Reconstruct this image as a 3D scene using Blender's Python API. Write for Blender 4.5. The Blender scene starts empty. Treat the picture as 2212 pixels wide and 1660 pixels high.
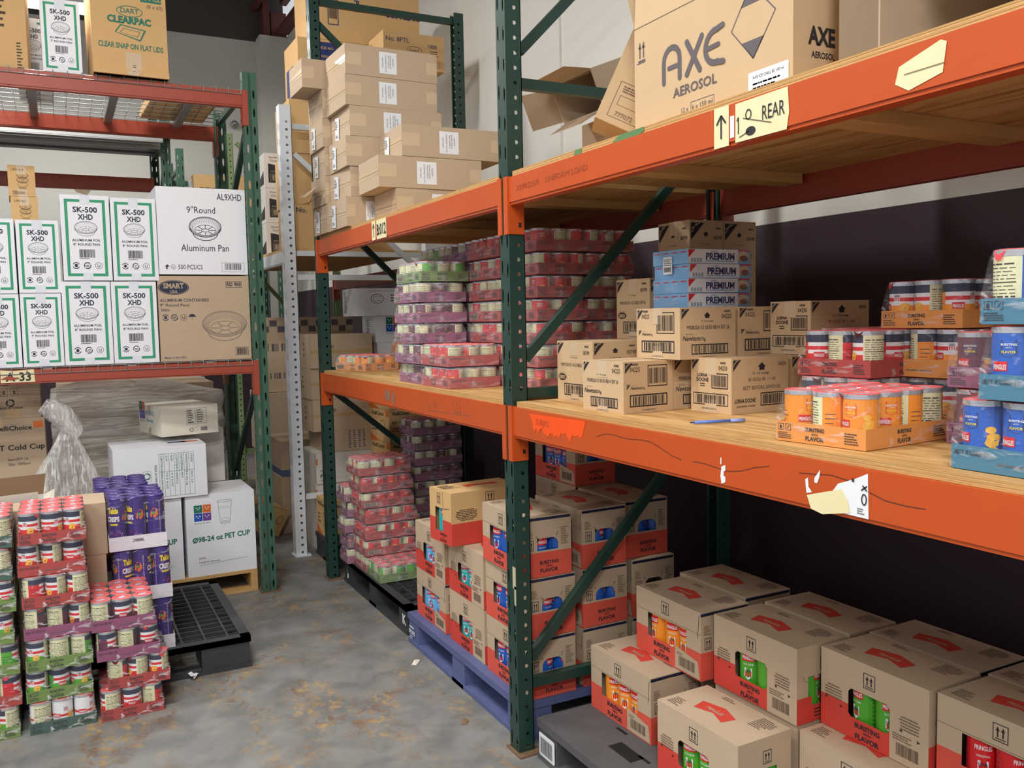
import bpy, math, random
from mathutils import Vector, Matrix
random.seed(7)
SC = bpy.context.scene
COL = SC.collection

# ---------------------------------------------------------------- camera
YAW, PITCH, ROLL, FPX = 0.47843062, 0.0758206, 0.02002734, 1889.768
cam_d = bpy.data.cameras.new('camera'); cam = bpy.data.objects.new('camera', cam_d); COL.objects.link(cam)
F = Vector((math.sin(YAW)*math.cos(PITCH), math.cos(YAW)*math.cos(PITCH), -math.sin(PITCH)))
RT = Vector((math.cos(YAW), -math.sin(YAW), 0)); DN = F.cross(RT)
AX = math.cos(ROLL)*RT + math.sin(ROLL)*DN; BX = -math.sin(ROLL)*RT + math.cos(ROLL)*DN
M3 = Matrix((AX, -BX, -F)).transposed()
cam.matrix_world = Matrix.Translation((0, 0, 1.6)) @ M3.to_4x4()
cam_d.sensor_width = 36; cam_d.sensor_fit = 'HORIZONTAL'; cam_d.lens = FPX/2212*36
cam_d.clip_start = 0.05; cam_d.clip_end = 60
SC.camera = cam
# ---------------------------------------------------------------- view, world, lights
SC.view_settings.view_transform = 'Standard'; SC.view_settings.look = 'None'
SC.view_settings.exposure = 0.0; SC.view_settings.gamma = 1.0; SC.view_settings.use_curve_mapping = False
try:
    SC.cycles.transparent_max_bounces = 32; SC.cycles.max_bounces = 8
    SC.cycles.diffuse_bounces = 4; SC.cycles.caustics_reflective = False; SC.cycles.caustics_refractive = False
except Exception: pass
W = bpy.data.worlds.new('world'); SC.world = W; W.use_nodes = True
W.node_tree.nodes['Background'].inputs[0].default_value = (0.92, 0.95, 1.0, 1)
W.node_tree.nodes['Background'].inputs[1].default_value = 0.66
LIGHTS = [  # x, y, z, length along x, watts
    (0.12, 9.2, 4.53, 1.2, 62), (-0.3, 5.6, 4.62, 1.2, 92), (-0.5, 2.3, 4.62, 1.2, 98),
    (-0.7, -1.4, 4.62, 1.2, 130), (-3.4, 1.6, 4.62, 1.2, 90), (-2.4, -3.4, 4.62, 1.2, 230)]  # last entry is an unseen fill lamp, added to brighten goods under the shelves
for (x, y, z, l, w) in LIGHTS:
    ld = bpy.data.lights.new('ceiling_lamp_light', 'AREA'); ld.shape = 'RECTANGLE'; ld.size = l; ld.size_y = 0.3
    ld.energy = w; ld.color = (1.0, 0.985, 0.955)
    lo = bpy.data.objects.new('ceiling_lamp_light', ld); COL.objects.link(lo); lo.location = (x, y, z-0.02)

# ---------------------------------------------------------------- materials
def lin(c):
    c /= 255.0
    return c/12.92 if c <= 0.04045 else ((c+0.055)/1.055)**2.4
def rgb(r, g, b): return (lin(r), lin(g), lin(b), 1)
MATS = {}
def mat(name, col, rough=0.6, metal=0.0, nscale=14, namt=0.12, bump=0.0, bscale=60, spec=0.5, stretch=None, emit=0, coat=0):
    if name in MATS: return MATS[name]
    m = bpy.data.materials.new(name); m.use_nodes = True; nt = m.node_tree; b = nt.nodes['Principled BSDF']
    b.inputs['Roughness'].default_value = rough; b.inputs['Metallic'].default_value = metal
    b.inputs['Specular IOR Level'].default_value = spec
    if coat: b.inputs['Coat Weight'].default_value = coat; b.inputs['Coat Roughness'].default_value = 0.15
    tc = nt.nodes.new('ShaderNodeTexCoord'); mp = nt.nodes.new('ShaderNodeMapping')
    nt.links.new(tc.outputs['Object'], mp.inputs[0])
    if stretch: mp.inputs['Scale'].default_value = stretch
    n = nt.nodes.new('ShaderNodeTexNoise'); n.inputs['Scale'].default_value = nscale; n.inputs['Detail'].default_value = 4
    nt.links.new(mp.outputs[0], n.inputs['Vector'])
    mx = nt.nodes.new('ShaderNodeMix'); mx.data_type = 'RGBA'
    c2 = [min(1, v*(1+namt)) for v in col[:3]]+[1]; c1 = [v*(1-namt) for v in col[:3]]+[1]
    mx.inputs[6].default_value = c1; mx.inputs[7].default_value = c2
    nt.links.new(n.outputs[0], mx.inputs[0]); nt.links.new(mx.outputs[2], b.inputs['Base Color'])
    if bump:
        n2 = nt.nodes.new('ShaderNodeTexNoise'); n2.inputs['Scale'].default_value = bscale; n2.inputs['Detail'].default_value = 3
        nt.links.new(mp.outputs[0], n2.inputs['Vector'])
        bp = nt.nodes.new('ShaderNodeBump'); bp.inputs['Strength'].default_value = bump; bp.inputs['Distance'].default_value = 0.01
        nt.links.new(n2.outputs[0], bp.inputs['Height']); nt.links.new(bp.outputs[0], b.inputs['Normal'])
    if emit: b.inputs['Emission Color'].default_value = col; b.inputs['Emission Strength'].default_value = emit
    MATS[name] = m; return m

KR = mat('cardboard_kraft', rgb(192, 169, 142), 0.85, namt=0.07, bump=0.15, bscale=25, nscale=5)
KR2 = mat('cardboard_tan', rgb(204, 174, 136), 0.85, namt=0.07, bump=0.12, bscale=25, nscale=5)
KR3 = mat('cardboard_golden', rgb(212, 172, 118), 0.85, namt=0.07, bump=0.12, bscale=25, nscale=5)
KRG = mat('cardboard_greyish', rgb(188, 166, 140), 0.85, namt=0.06, bump=0.1, bscale=20, nscale=5)
KRD = mat('cardboard_inside', rgb(132, 104, 76), 0.9, namt=0.08)
TAPE = mat('packing_tape', rgb(196, 164, 116), 0.25, namt=0.05, coat=0.3)
TAPEL = mat('packing_tape_light', rgb(208, 184, 152), 0.3, namt=0.05)
WC = mat('cardboard_white', rgb(240, 242, 247), 0.6, namt=0.025, bump=0.08, bscale=12, nscale=4)
WCG = mat('cardboard_white_grey', rgb(214, 208, 200), 0.7, namt=0.03, bump=0.08, bscale=12)
CREAM = mat('cardboard_cream', rgb(232, 226, 208), 0.7, namt=0.03)
INK = mat('ink_black', rgb(40, 38, 42), 0.7, namt=0.1)
INKN = mat('ink_navy', rgb(44, 50, 72), 0.7, namt=0.1)
INKS = mat('ink_soft', rgb(112, 92, 74), 0.8, namt=0.1)
INKG = mat('ink_green', rgb(60, 160, 120), 0.7, namt=0.06)
INKDG = mat('ink_dark_green', rgb(36, 118, 98), 0.7, namt=0.06)
INKGY = mat('ink_grey', rgb(96, 88, 92), 0.7, namt=0.06)
INKB = mat('ink_blue', rgb(38, 52, 110), 0.7, namt=0.06)
LAB = mat('label_white', rgb(236, 238, 242), 0.5, namt=0.02)
LABY = mat('label_cream', rgb(232, 222, 176), 0.7, namt=0.06)
RED = mat('print_red', rgb(208, 66, 52), 0.7, namt=0.05)
REDT = mat('print_red_light', rgb(216, 84, 66), 0.8, namt=0.08)
ORG = mat('rack_orange', rgb(194, 80, 26), 0.38, namt=0.07, nscale=6, bump=0.03)
ORR = mat('rack_red_orange', rgb(164, 72, 52), 0.42, namt=0.09, nscale=6, bump=0.03)
GRN = mat('rack_dark_green', rgb(30, 62, 54), 0.4, namt=0.18, nscale=9, bump=0.04)
GRN2 = mat('rack_green', rgb(62, 98, 80), 0.45, namt=0.14, nscale=9, bump=0.04)
GRN3 = mat('rack_pale_green', rgb(136, 160, 112), 0.5, namt=0.14, nscale=9)
WHT = mat('rack_white', rgb(228, 232, 236), 0.45, namt=0.05, nscale=9)
RUST = mat('rust', rgb(120, 92, 70), 0.8, namt=0.3, nscale=30)
CHIPP = mat('chipped_primer', rgb(190, 182, 156), 0.8, namt=0.15, nscale=30)
GALV = mat('galvanized_steel', rgb(176, 178, 176), 0.38, 0.7, namt=0.1, nscale=20)
GALVD = mat('galvanized_dull', rgb(120, 122, 124), 0.5, 0.5, namt=0.1, nscale=20)
BLK = mat('plastic_black', rgb(58, 58, 62), 0.55, namt=0.2, nscale=8, bump=0.15, bscale=30)
BLKG = mat('plastic_black_dusty', rgb(86, 84, 86), 0.7, namt=0.22, nscale=9, bump=0.2, bscale=25)
BLUP = mat('plastic_blue', rgb(88, 98, 142), 0.6, namt=0.22, nscale=10, bump=0.2, bscale=30)
DARK = mat('dark_gap', rgb(18, 16, 16), 0.9)
PINE = mat('pine_wood', rgb(206, 164, 104), 0.7, namt=0.16, nscale=6, stretch=(1, 8, 8), bump=0.1)
NAVY = mat('can_navy', rgb(36, 44, 74), 0.35, namt=0.05)
CANW = mat('can_white', rgb(232, 232, 236), 0.35, namt=0.03)
CREAMP = mat('can_panel_cream', rgb(222, 220, 178), 0.45, namt=0.05, nscale=60)
RIM = mat('can_rim_steel', rgb(200, 202, 208), 0.25, 0.6, namt=0.05)
LIDR = mat('can_lid_red', rgb(232, 104, 104), 0.3, namt=0.06, coat=0.3)
TAB = mat('can_tab_red', rgb(236, 60, 70), 0.3, namt=0.05)
CHIP = mat('chip_yellow', rgb(240, 178, 60), 0.5, namt=0.2, nscale=80)
CHIPO = mat('chip_orange', rgb(226, 110, 40), 0.5, namt=0.2, nscale=80)
YEL = mat('print_yellow', rgb(238, 214, 40), 0.5, namt=0.05)
PINK = mat('print_pink', rgb(222, 150, 160), 0.5, namt=0.05)
CR = mat('can_red', rgb(214, 30, 38), 0.35, namt=0.05)
CG = mat('can_green', rgb(78, 166, 44), 0.35, namt=0.06)
CP = mat('can_purple', rgb(98, 34, 62), 0.35, namt=0.06)
CO = mat('can_orange', rgb(240, 146, 38), 0.35, namt=0.06)
CB = mat('can_blue', rgb(34, 92, 186), 0.35, namt=0.06)
CLB = mat('can_light_blue', rgb(96, 172, 226), 0.35, namt=0.05)
CT = mat('can_teal', rgb(46, 168, 172), 0.35, namt=0.06)
CV = mat('can_violet', rgb(62, 40, 128), 0.3, namt=0.08)
TR = mat('tray_red', rgb(170, 58, 54), 0.7, namt=0.05, bump=0.05)
TG = mat('tray_green', rgb(108, 138, 64), 0.7, namt=0.05, bump=0.05)
TDG = mat('tray_dark_green', rgb(62, 92, 82), 0.7, namt=0.05, bump=0.05)
TP = mat('tray_purple', rgb(140, 70, 108), 0.7, namt=0.05, bump=0.05)
TO = mat('tray_orange', rgb(222, 146, 66), 0.7, namt=0.05, bump=0.05)
TB = mat('tray_blue', rgb(62, 120, 148), 0.7, namt=0.05, bump=0.05)
TW = mat('tray_white', rgb(228, 226, 234), 0.6, namt=0.03)
SKY = mat('carton_sky_blue', rgb(126, 178, 224), 0.4, namt=0.04)
PENB = mat('pen_blue', rgb(96, 130, 220), 0.3, namt=0.05)
CEILM = mat('ceiling_deck', rgb(140, 128, 120), 0.8, namt=0.15, nscale=3)
CEILB = mat('ceiling_beam_red', rgb(104, 58, 54), 0.7, namt=0.15, nscale=4)
BAND = mat('upper_band_dark', rgb(84, 76, 72), 0.8, namt=0.1, nscale=3)
WALLW = mat('wall_paint_light', rgb(222, 220, 212), 0.75, namt=0.03, nscale=1.2, bump=0.03, bscale=40)
WALLM = mat('wall_paint_maroon', rgb(62, 44, 52), 0.7, namt=0.06, nscale=1.5)
PLYE = mat('plywood_edge', rgb(196, 152, 92), 0.75, namt=0.25, nscale=30, stretch=(1, 0.25, 9), bump=0.3)
GPAINT = mat('green_paint_mark', rgb(88, 130, 80), 0.7, namt=0.15)

def ply():
    m = bpy.data.materials.new('plywood_face'); m.use_nodes = True; nt = m.node_tree; b = nt.nodes['Principled BSDF']
    b.inputs['Roughness'].default_value = 0.55
    tc = nt.nodes.new('ShaderNodeTexCoord'); mp = nt.nodes.new('ShaderNodeMapping'); mp.inputs['Scale'].default_value = (7, 0.6, 1)
    w = nt.nodes.new('ShaderNodeTexNoise'); w.inputs['Scale'].default_value = 3.2; w.inputs['Detail'].default_value = 6; w.inputs['Distortion'].default_value = 1.4
    cr = nt.nodes.new('ShaderNodeValToRGB'); e = cr.color_ramp.elements
    e[0].position = 0.30; e[0].color = rgb(164, 116, 66); e[1].position = 0.62; e[1].color = rgb(216, 176, 118)
    e2 = cr.color_ramp.elements.new(0.46); e2.color = rgb(202, 158, 98)
    nt.links.new(tc.outputs['Object'], mp.inputs[0]); nt.links.new(mp.outputs[0], w.inputs['Vector'])
    nt.links.new(w.outputs[0], cr.inputs[0]); nt.links.new(cr.outputs[0], b.inputs['Base Color'])
    return m
PLY = ply()
def concrete():
    m = bpy.data.materials.new('concrete_floor'); m.use_nodes = True; nt = m.node_tree; b = nt.nodes['Principled BSDF']
    tc = nt.nodes.new('ShaderNodeTexCoord')
    def noise(s, d, dist=0, sc=(1, 1, 1)):
        mp = nt.nodes.new('ShaderNodeMapping'); mp.inputs['Scale'].default_value = sc; nt.links.new(tc.outputs['Object'], mp.inputs[0])
        n = nt.nodes.new('ShaderNodeTexNoise'); n.inputs['Scale'].default_value = s; n.inputs['Detail'].default_value = d; n.inputs['Distortion'].default_value = dist
        nt.links.new(mp.outputs[0], n.inputs['Vector']); return n
    def ramp(n, p0, p1, c0, c1):
        r = nt.nodes.new('ShaderNodeValToRGB'); r.color_ramp.elements[0].position = p0; r.color_ramp.elements[1].position = p1
        r.color_ramp.elements[0].color = c0; r.color_ramp.elements[1].color = c1; nt.links.new(n.outputs[0], r.inputs[0]); return r
    base = ramp(noise(7, 14, .4), 0.34, 0.70, rgb(112, 114, 112), rgb(142, 142, 139))
    worn = ramp(noise(2.2, 9, 0.6, (1.6, 1, 1)), 0.44, 0.60, (0, 0, 0, 1), (1, 1, 1, 1))
    spot = ramp(noise(17, 9, 1.4, (1.4, 1, 1)), 0.46, 0.60, (0, 0, 0, 1), (1, 1, 1, 1))
    tint = ramp(noise(9, 5), 0.42, 0.58, rgb(122, 100, 84), rgb(172, 146, 104))
    mul = nt.nodes.new('ShaderNodeMath'); mul.operation = 'MULTIPLY'
    nt.links.new(worn.outputs[0], mul.inputs[0]); nt.links.new(spot.outputs[0], mul.inputs[1])
    mx = nt.nodes.new('ShaderNodeMix'); mx.data_type = 'RGBA'
    nt.links.new(mul.outputs[0], mx.inputs[0]); nt.links.new(base.outputs[0], mx.inputs[6]); nt.links.new(tint.outputs[0], mx.inputs[7])
    nt.links.new(mx.outputs[2], b.inputs['Base Color'])
    b.inputs['Roughness'].default_value = 0.55
    n2 = noise(40, 6); bp = nt.nodes.new('ShaderNodeBump'); bp.inputs['Strength'].default_value = 0.12
    nt.links.new(n2.outputs[0], bp.inputs['Height']); nt.links.new(bp.outputs[0], b.inputs['Normal'])
    return m
CONC = concrete()
def film(name, base, streak, scale, stretch, tint=(0.95, 0.93, 0.95, 1), rough=0.12, lo=.48, hi=.72):
    m = bpy.data.materials.new(name); m.use_nodes = True; nt = m.node_tree; nt.nodes.clear()
    out = nt.nodes.new('ShaderNodeOutputMaterial'); tr = nt.nodes.new('ShaderNodeBsdfTransparent')
    pb = nt.nodes.new('ShaderNodeBsdfPrincipled'); pb.inputs['Base Color'].default_value = tint; pb.inputs['Roughness'].default_value = rough
    pb.inputs['Specular IOR Level'].default_value = 0.9
    tc = nt.nodes.new('ShaderNodeTexCoord'); mp = nt.nodes.new('ShaderNodeMapping'); mp.inputs['Scale'].default_value = stretch
    n = nt.nodes.new('ShaderNodeTexNoise'); n.inputs['Scale'].default_value = scale; n.inputs['Detail'].default_value = 5; n.inputs['Distortion'].default_value = 1.2
    nt.links.new(tc.outputs['Object'], mp.inputs[0]); nt.links.new(mp.outputs[0], n.inputs['Vector'])
    mr = nt.nodes.new('ShaderNodeMapRange'); mr.inputs[1].default_value = lo; mr.inputs[2].default_value = hi
    mr.inputs[3].default_value = base; mr.inputs[4].default_value = streak
    nt.links.new(n.outputs[0], mr.inputs[0])
    bp = nt.nodes.new('ShaderNodeBump'); bp.inputs['Strength'].default_value = 0.7; bp.inputs['Distance'].default_value = 0.01
    nt.links.new(n.outputs[0], bp.inputs['Height']); nt.links.new(bp.outputs[0], pb.inputs['Normal'])
    mx = nt.nodes.new('ShaderNodeMixShader'); nt.links.new(mr.outputs[0], mx.inputs[0]); nt.links.new(tr.outputs[0], mx.inputs[1])
    nt.links.new(pb.outputs[0], mx.inputs[2]); nt.links.new(mx.outputs[0], out.inputs[0])
    return m
FILM = film('shrink_film', 0.07, 0.42, 16, (1, 1, 2.5), lo=.56, hi=.74)
FILMC = film('shrink_film_crisp', 0.03, 0.34, 18, (1, 1, 2.5), lo=.57, hi=.74)
FILML = film('shrink_film_floor', 0.035, 0.62, 20, (1, 1, 2.2), lo=.60, hi=.72)
FILMM = film('shrink_film_milky', 0.10, 0.36, 14, (1, 1, 2.5), lo=.5, hi=.75)
WRAP = film('stretch_wrap', 0.62, 0.97, 4, (1, 1, 8), (0.98, 0.95, 0.88, 1), 0.2, lo=.42, hi=.62)
BAGF = film('loose_plastic', 0.22, 0.85, 9, (6, 6, 1), (1.0, 0.98, 0.95, 1), 0.08)
def lamp_mat():
    m = bpy.data.materials.new('lamp_diffuser'); m.use_nodes = True; b = m.node_tree.nodes['Principled BSDF']
    b.inputs['Emission Color'].default_value = (1, 0.97, 0.94, 1); b.inputs['Emission Strength'].default_value = 9
    return m
LAMP = lamp_mat()

# ---------------------------------------------------------------- mesh helpers
class MB:
    def __init__(s): s.v = []; s.f = []; s.m = []; s.mats = []; s.sm = []
    def mi(s, m):
        if m not in s.mats: s.mats.append(m)
        return s.mats.index(m)
    def add(s, vs, fs, m, smooth=False):
        o = len(s.v); k = s.mi(m); s.v += [tuple(v) for v in vs]
        for f in fs: s.f.append([o+i for i in f]); s.m.append(k); s.sm.append(smooth)
    def box(s, a, b, m, skip=()):
        x0, y0, z0 = a; x1, y1, z1 = b
        vs = [(x0,y0,z0),(x1,y0,z0),(x1,y1,z0),(x0,y1,z0),(x0,y0,z1),(x1,y0,z1),(x1,y1,z1),(x0,y1,z1)]
        fs = {'-z':(0,3,2,1),'+z':(4,5,6,7),'-y':(0,1,5,4),'+x':(1,2,6,5),'+y':(2,3,7,6),'-x':(3,0,4,7)}
        s.add(vs, [f for k, f in fs.items() if k not in skip], m)
    def bar(s, p, q, w, h, m, up=(0, 0, 1)):
        p = Vector(p); q = Vector(q); d = (q-p).normalized(); u = Vector(up)
        if abs(d.dot(u)) > 0.95: u = Vector((1, 0, 0))
        r = d.cross(u).normalized(); u = r.cross(d)
        vs = []
        for c in (p, q):
            for a, b in ((-1,-1),(1,-1),(1,1),(-1,1)): vs.append(c+r*a*w/2+u*b*h/2)
        s.add(vs, [(0,1,2,3),(7,6,5,4),(0,4,5,1),(1,5,6,2),(2,6,7,3),(3,7,4,0)], m)
    def tube(s, p, q, r, m, n=6):
        p = Vector(p); q = Vector(q); d = (q-p).normalized(); u = Vector((0, 0, 1)) if abs(d.z) < 0.9 else Vector((1, 0, 0))
        a = d.cross(u).normalized(); b = d.cross(a); vs = []
        for c in (p, q):
            for i in range(n):
                t = 2*math.pi*i/n; vs.append(c+a*math.cos(t)*r+b*math.sin(t)*r)
        fs = [(i, (i+1) % n, n+(i+1) % n, n+i) for i in range(n)]+[tuple(range(n))[::-1], tuple(range(n, 2*n))]
        s.add(vs, fs, m, n > 6)
    def build(s, name, parent=None, loc=None, rz=0):
        me = bpy.data.meshes.new(name); me.from_pydata(s.v, [], s.f)
        for m in s.mats: me.materials.append(m)
        me.polygons.foreach_set('material_index', s.m); me.polygons.foreach_set('use_smooth', s.sm); me.update()
        o = bpy.data.objects.new(name, me); COL.objects.link(o)
        if parent: o.parent = parent
        if loc: o.location = loc
        if rz: o.rotation_euler[2] = rz
        return o
TXT = {}
def glyphs(t, bold=0.0):
    k = (t, bold)
    if k not in TXT:
        c = bpy.data.curves.new('t', 'FONT'); c.body = t; c.size = 1; c.offset = bold; c.resolution_u = 2; c.fill_mode = 'FRONT'
        o = bpy.data.objects.new('t', c); COL.objects.link(o)
        me = bpy.data.meshes.new_from_object(o)
        vs = [(v.co.x, v.co.y) for v in me.vertices]; fs = [tuple(p.vertices) for p in me.polygons]
        bpy.data.objects.remove(o); bpy.data.curves.remove(c); bpy.data.meshes.remove(me)
        xs = [v[0] for v in vs] or [0]; TXT[k] = (vs, fs, min(xs), max(xs))
    return TXT[k]
class PR:
    """prints on a plane: O origin lower-left, U right, V up, N outward"""
    def __init__(s, mb, O, U, V, eps=0.0006):
        s.mb = mb; s.O = Vector(O); s.U = Vector(U); s.V = Vector(V); s.N = s.U.cross(s.V).normalized(); s.e = eps
    def p(s, x, y, l=1): return s.O+s.U*x+s.V*y+s.N*s.e*l
    def poly(s, pts, m, l=1): s.mb.add([s.p(x, y, l) for x, y in pts], [tuple(range(len(pts)))], m)
    def rect(s, x, y, w, h, m, l=1): s.poly([(x,y),(x+w,y),(x+w,y+h),(x,y+h)], m, l)
    def frame(s, x, y, w, h, t, m, l=1):
        s.rect(x, y, w, t, m, l); s.rect(x, y+h-t, w, t, m, l); s.rect(x, y+t, t, h-2*t, m, l); s.rect(x+w-t, y+t, t, h-2*t, m, l)
    def text(s, t, x, y, size, m, al='l', bold=0.0, sx=1.0, shear=0.0, rot=0.0, l=2, w=None):
        vs, fs, a, b = glyphs(t, bold)
        if w: sx = w/max(1e-6, (b-a)*size)
        off = {'l': a, 'c': (a+b)/2, 'r': b}[al]; ca, sa = math.cos(rot), math.sin(rot); out = []
        for vx, vy in vs:
            px = (vx-off+vy*shear)*size*sx; py = vy*size
            out.append(s.p(x+px*ca-py*sa, y+px*sa+py*ca, l))
        s.mb.add(out, fs, m)
    def ell(s, x, y, rx, ry, m, l=1, n=20): s.poly([(x+rx*math.cos(2*math.pi*i/n), y+ry*math.sin(2*math.pi*i/n)) for i in range(n)], m, l)
    def ring(s, x, y, rx, ry, t, m, l=1, n=24, a0=0, a1=1):
        vs = []
        for i in range(n+1):
            a = 2*math.pi*(a0+(a1-a0)*i/n)
            vs += [s.p(x+rx*math.cos(a), y+ry*math.sin(a), l), s.p(x+(rx-t)*math.cos(a), y+(ry-t)*math.sin(a), l)]
        s.mb.add(vs, [(2*i, 2*i+2, 2*i+3, 2*i+1) for i in range(n)], m)
    def line(s, x0, y0, x1, y1, t, m, l=1):
        dx, dy = x1-x0, y1-y0; L = math.hypot(dx, dy) or 1; nx, ny = -dy/L*t/2, dx/L*t/2
        s.poly([(x0-nx, y0-ny), (x1-nx, y1-ny), (x1+nx, y1+ny), (x0+nx, y0+ny)], m, l)
    def bars(s, x, y, w, h, m, seed=1, l=2, n=26):
        r = random.Random(seed); ws = [r.choice((1, 1, 2, 3)) for _ in range(n*2)]; t = sum(ws); c = x
        for i, q in enumerate(ws):
            dw = w*q/t
            if i % 2 == 0: s.rect(c, y, dw, h, m, l)
            c += dw
    def barcode(s, x, y, w, h, m, seed=1, bg=None, fr=0.003):
        if bg: s.rect(x, y, w, h, bg, 1)
        if fr: s.frame(x, y, w, h, fr, m)
        s.bars(x+w*.08, y+h*.14, w*.84, h*.72, m, seed)
    def micro(s, x, y, w, h, n, m, seed=1, al='l'):
        """rows of illegible fine print"""
        r = random.Random(seed); st = h/n
        for i in range(n):
            ww = w*(0.55+0.45*r.random()); x0 = x if al == 'l' else x+(w-ww)/2; c = x0
            while c < x0+ww:
                q = min(x0+ww-c, w*(0.05+0.14*r.random())); s.rect(c, y+h-(i+0.75)*st, q, st*0.42, m, 2); c += q+w*0.02
    def arrows(s, x, y, w, h, m, fr=True, t=0.0022):
        if fr: s.frame(x, y, w, h, t, m)
        for cx in (x+w*.33, x+w*.67):
            s.rect(cx-w*.045, y+h*.26, w*.09, h*.4, m, 2); s.poly([(cx-w*.13, y+h*.6), (cx+w*.13, y+h*.6), (cx, y+h*.84)], m, 2)
        s.rect(x+w*.18, y+h*.14, w*.64, h*.05, m, 2)
    def roundrect(s, x, y, w, h, r, m, l=1):
        pts = []
        for cx, cy, a in ((x+w-r, y+r, -90), (x+w-r, y+h-r, 0), (x+r, y+h-r, 90), (x+r, y+r, 180)):
            for k in range(5): t = math.radians(a+k*22.5); pts.append((cx+r*math.cos(t), cy+r*math.sin(t)))
        s.poly(pts, m, l)
def face(mb, which, w, d, h, x0=0, y0=0, z0=0):
    if which == 'A': return PR(mb, (x0, y0+d, z0), (0, -1, 0), (0, 0, 1))      # side towards -x
    if which == 'F': return PR(mb, (x0, y0, z0), (1, 0, 0), (0, 0, 1))         # side towards -y
    if which == 'T': return PR(mb, (x0, y0, z0+h), (1, 0, 0), (0, 1, 0))
    if which == 'TA': return PR(mb, (x0, y0+d, z0+h), (0, -1, 0), (1, 0, 0))   # top read from the -x side
    if which == 'R': return PR(mb, (x0+w, y0, z0), (0, 1, 0), (0, 0, 1))

def tag(o, label=None, cat=None, group=None, kind=None):
    if label: o['label'] = label
    if cat: o['category'] = cat
    if group: o['group'] = group
    if kind: o['kind'] = kind
    return o
def empty(name, loc, rz=0, label=None, cat=None, group=None):
    o = bpy.data.objects.new(name, None); COL.objects.link(o); o.location = loc; o.rotation_euler[2] = rz; o.empty_display_size = 0.05
    return tag(o, label, cat, group)
def inst(src_mesh, name, parent=None, loc=(0, 0, 0), rz=0):
    o = bpy.data.objects.new(name, src_mesh); COL.objects.link(o); o.parent = parent; o.location = loc; o.rotation_euler[2] = rz
    return o
def mesh_of(mb, name):
    o = mb.build(name); me = o.data; bpy.data.objects.remove(o); return me
R = math.radians
ORD = ['lowest', 'second up', 'third up', 'fourth up', 'fifth up', 'sixth up', 'seventh up', 'eighth up', 'ninth up']
def level(i, n):
    if n == 1: return 'only one'
    return 'topmost' if i == n-1 else ORD[i]

# ================================================================ SETTING
def struct(name, mb, **k): return tag(mb.build(name, **k), kind='structure')
m = MB(); m.box((-7, -5, -0.1), (2.75, 11.6, 0), CONC); struct('floor', m)
m = MB(); m.box((2.75, -4, 0), (2.95, 11.6, 1.98), WALLM); m.box((2.75, -4, 1.98), (2.95, 11.6, 5.15), WALLW, skip=('-z',))
m.box((2.735, 4.58, 1.98), (2.75, 5.0, 5.15), WALLW)                      # shallow pilaster
struct('wall_right', m)
m = MB(); m.box((-7, 11.4, 0), (2.75, 11.6, 1.98), WALLM); m.box((-7, 11.4, 1.98), (2.75, 11.6, 5.1), WALLW, skip=('-z',))
m.box((2.40, 11.15, 0), (2.75, 11.4, 5.12), WALLW, skip=('+y', '+x'))
struct('wall_back', m)
m = MB()                                                                  # dark brown band above the back wall
m.box((-7, 11.38, 5.1), (2.75, 11.6, 5.9), BAND); struct('trim_1', m)
m = MB()
n = 60                                                                    # ribbed roof deck
for i in range(n):
    y = -4+i*15.6/n; m.box((-7, y, 5.80), (2.95, y+15.6/n*0.55, 5.9), CEILM); m.box((-7, y+15.6/n*0.55, 5.86), (2.95, y+15.6/n, 5.9), CEILM)
struct('ceiling', m)
for i, x in enumerate((1.15, 2.35, -0.6, -2.6)):                           # roof joists running away from the camera
    m = MB(); m.box((x, -4, 5.68), (x+0.06, 11.35, 5.78), CEILB); m.box((x+0.0, -4, 5.45), (x+0.06, 11.35, 5.5), CEILB)
    y = -4
    while y < 11:
        m.bar((x+.03, y, 5.5), (x+.03, y+.3, 5.68), .02, .02, CEILB); m.bar((x+.03, y+.3, 5.68), (x+.03, y+.6, 5.5), .02, .02, CEILB); y += .6
    struct('trim_%d' % (i+2), m)
m = MB(); m.box((2.45, 11.15, 5.12), (2.53, 11.35, 5.6), CEILB); m.box((2.55, 11.18, 5.12), (2.74, 11.35, 5.42), CEILB)
m.box((2.62, -4, 5.15), (2.75, 11.15, 5.22), CEILB); m.box((2.66, -4, 5.5), (2.74, 11.15, 5.56), CEILB); struct('trim_6', m)
# anchor and torn wall patch
m = MB(); m.tube((2.09, 11.4, 4.05), (2.09, 11.32, 4.05), 0.045, GALV, 10); m.tube((2.09, 11.32, 4.05), (2.09, 11.27, 4.06), 0.025, GALV, 10)
tag(m.build('wall_anchor'), 'small metal anchor fitting fixed to the pale back wall', 'wall anchor')
m = MB(); p = PR(m, (0.22, 11.4, 3.12), (1, 0, 0), (0, 0, 1), 0.004)
p.poly([(0, .13), (.09, .14), (.22, .20), (.26, .10), (.18, .0), (.07, .03)], mat('drywall_paper', rgb(168, 146, 120), .9)); p.poly([(.09, .14), (.2, .21), (.24, .13), (.16, .1)], DARK, 2)
m.box((.35, 11.36, 3.22), (.42, 11.4, 3.27), CHIPP)
tag(m.build('torn_wall_patch'), 'torn patch with a dark hole in the pale back wall', 'wall damage')

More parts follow.
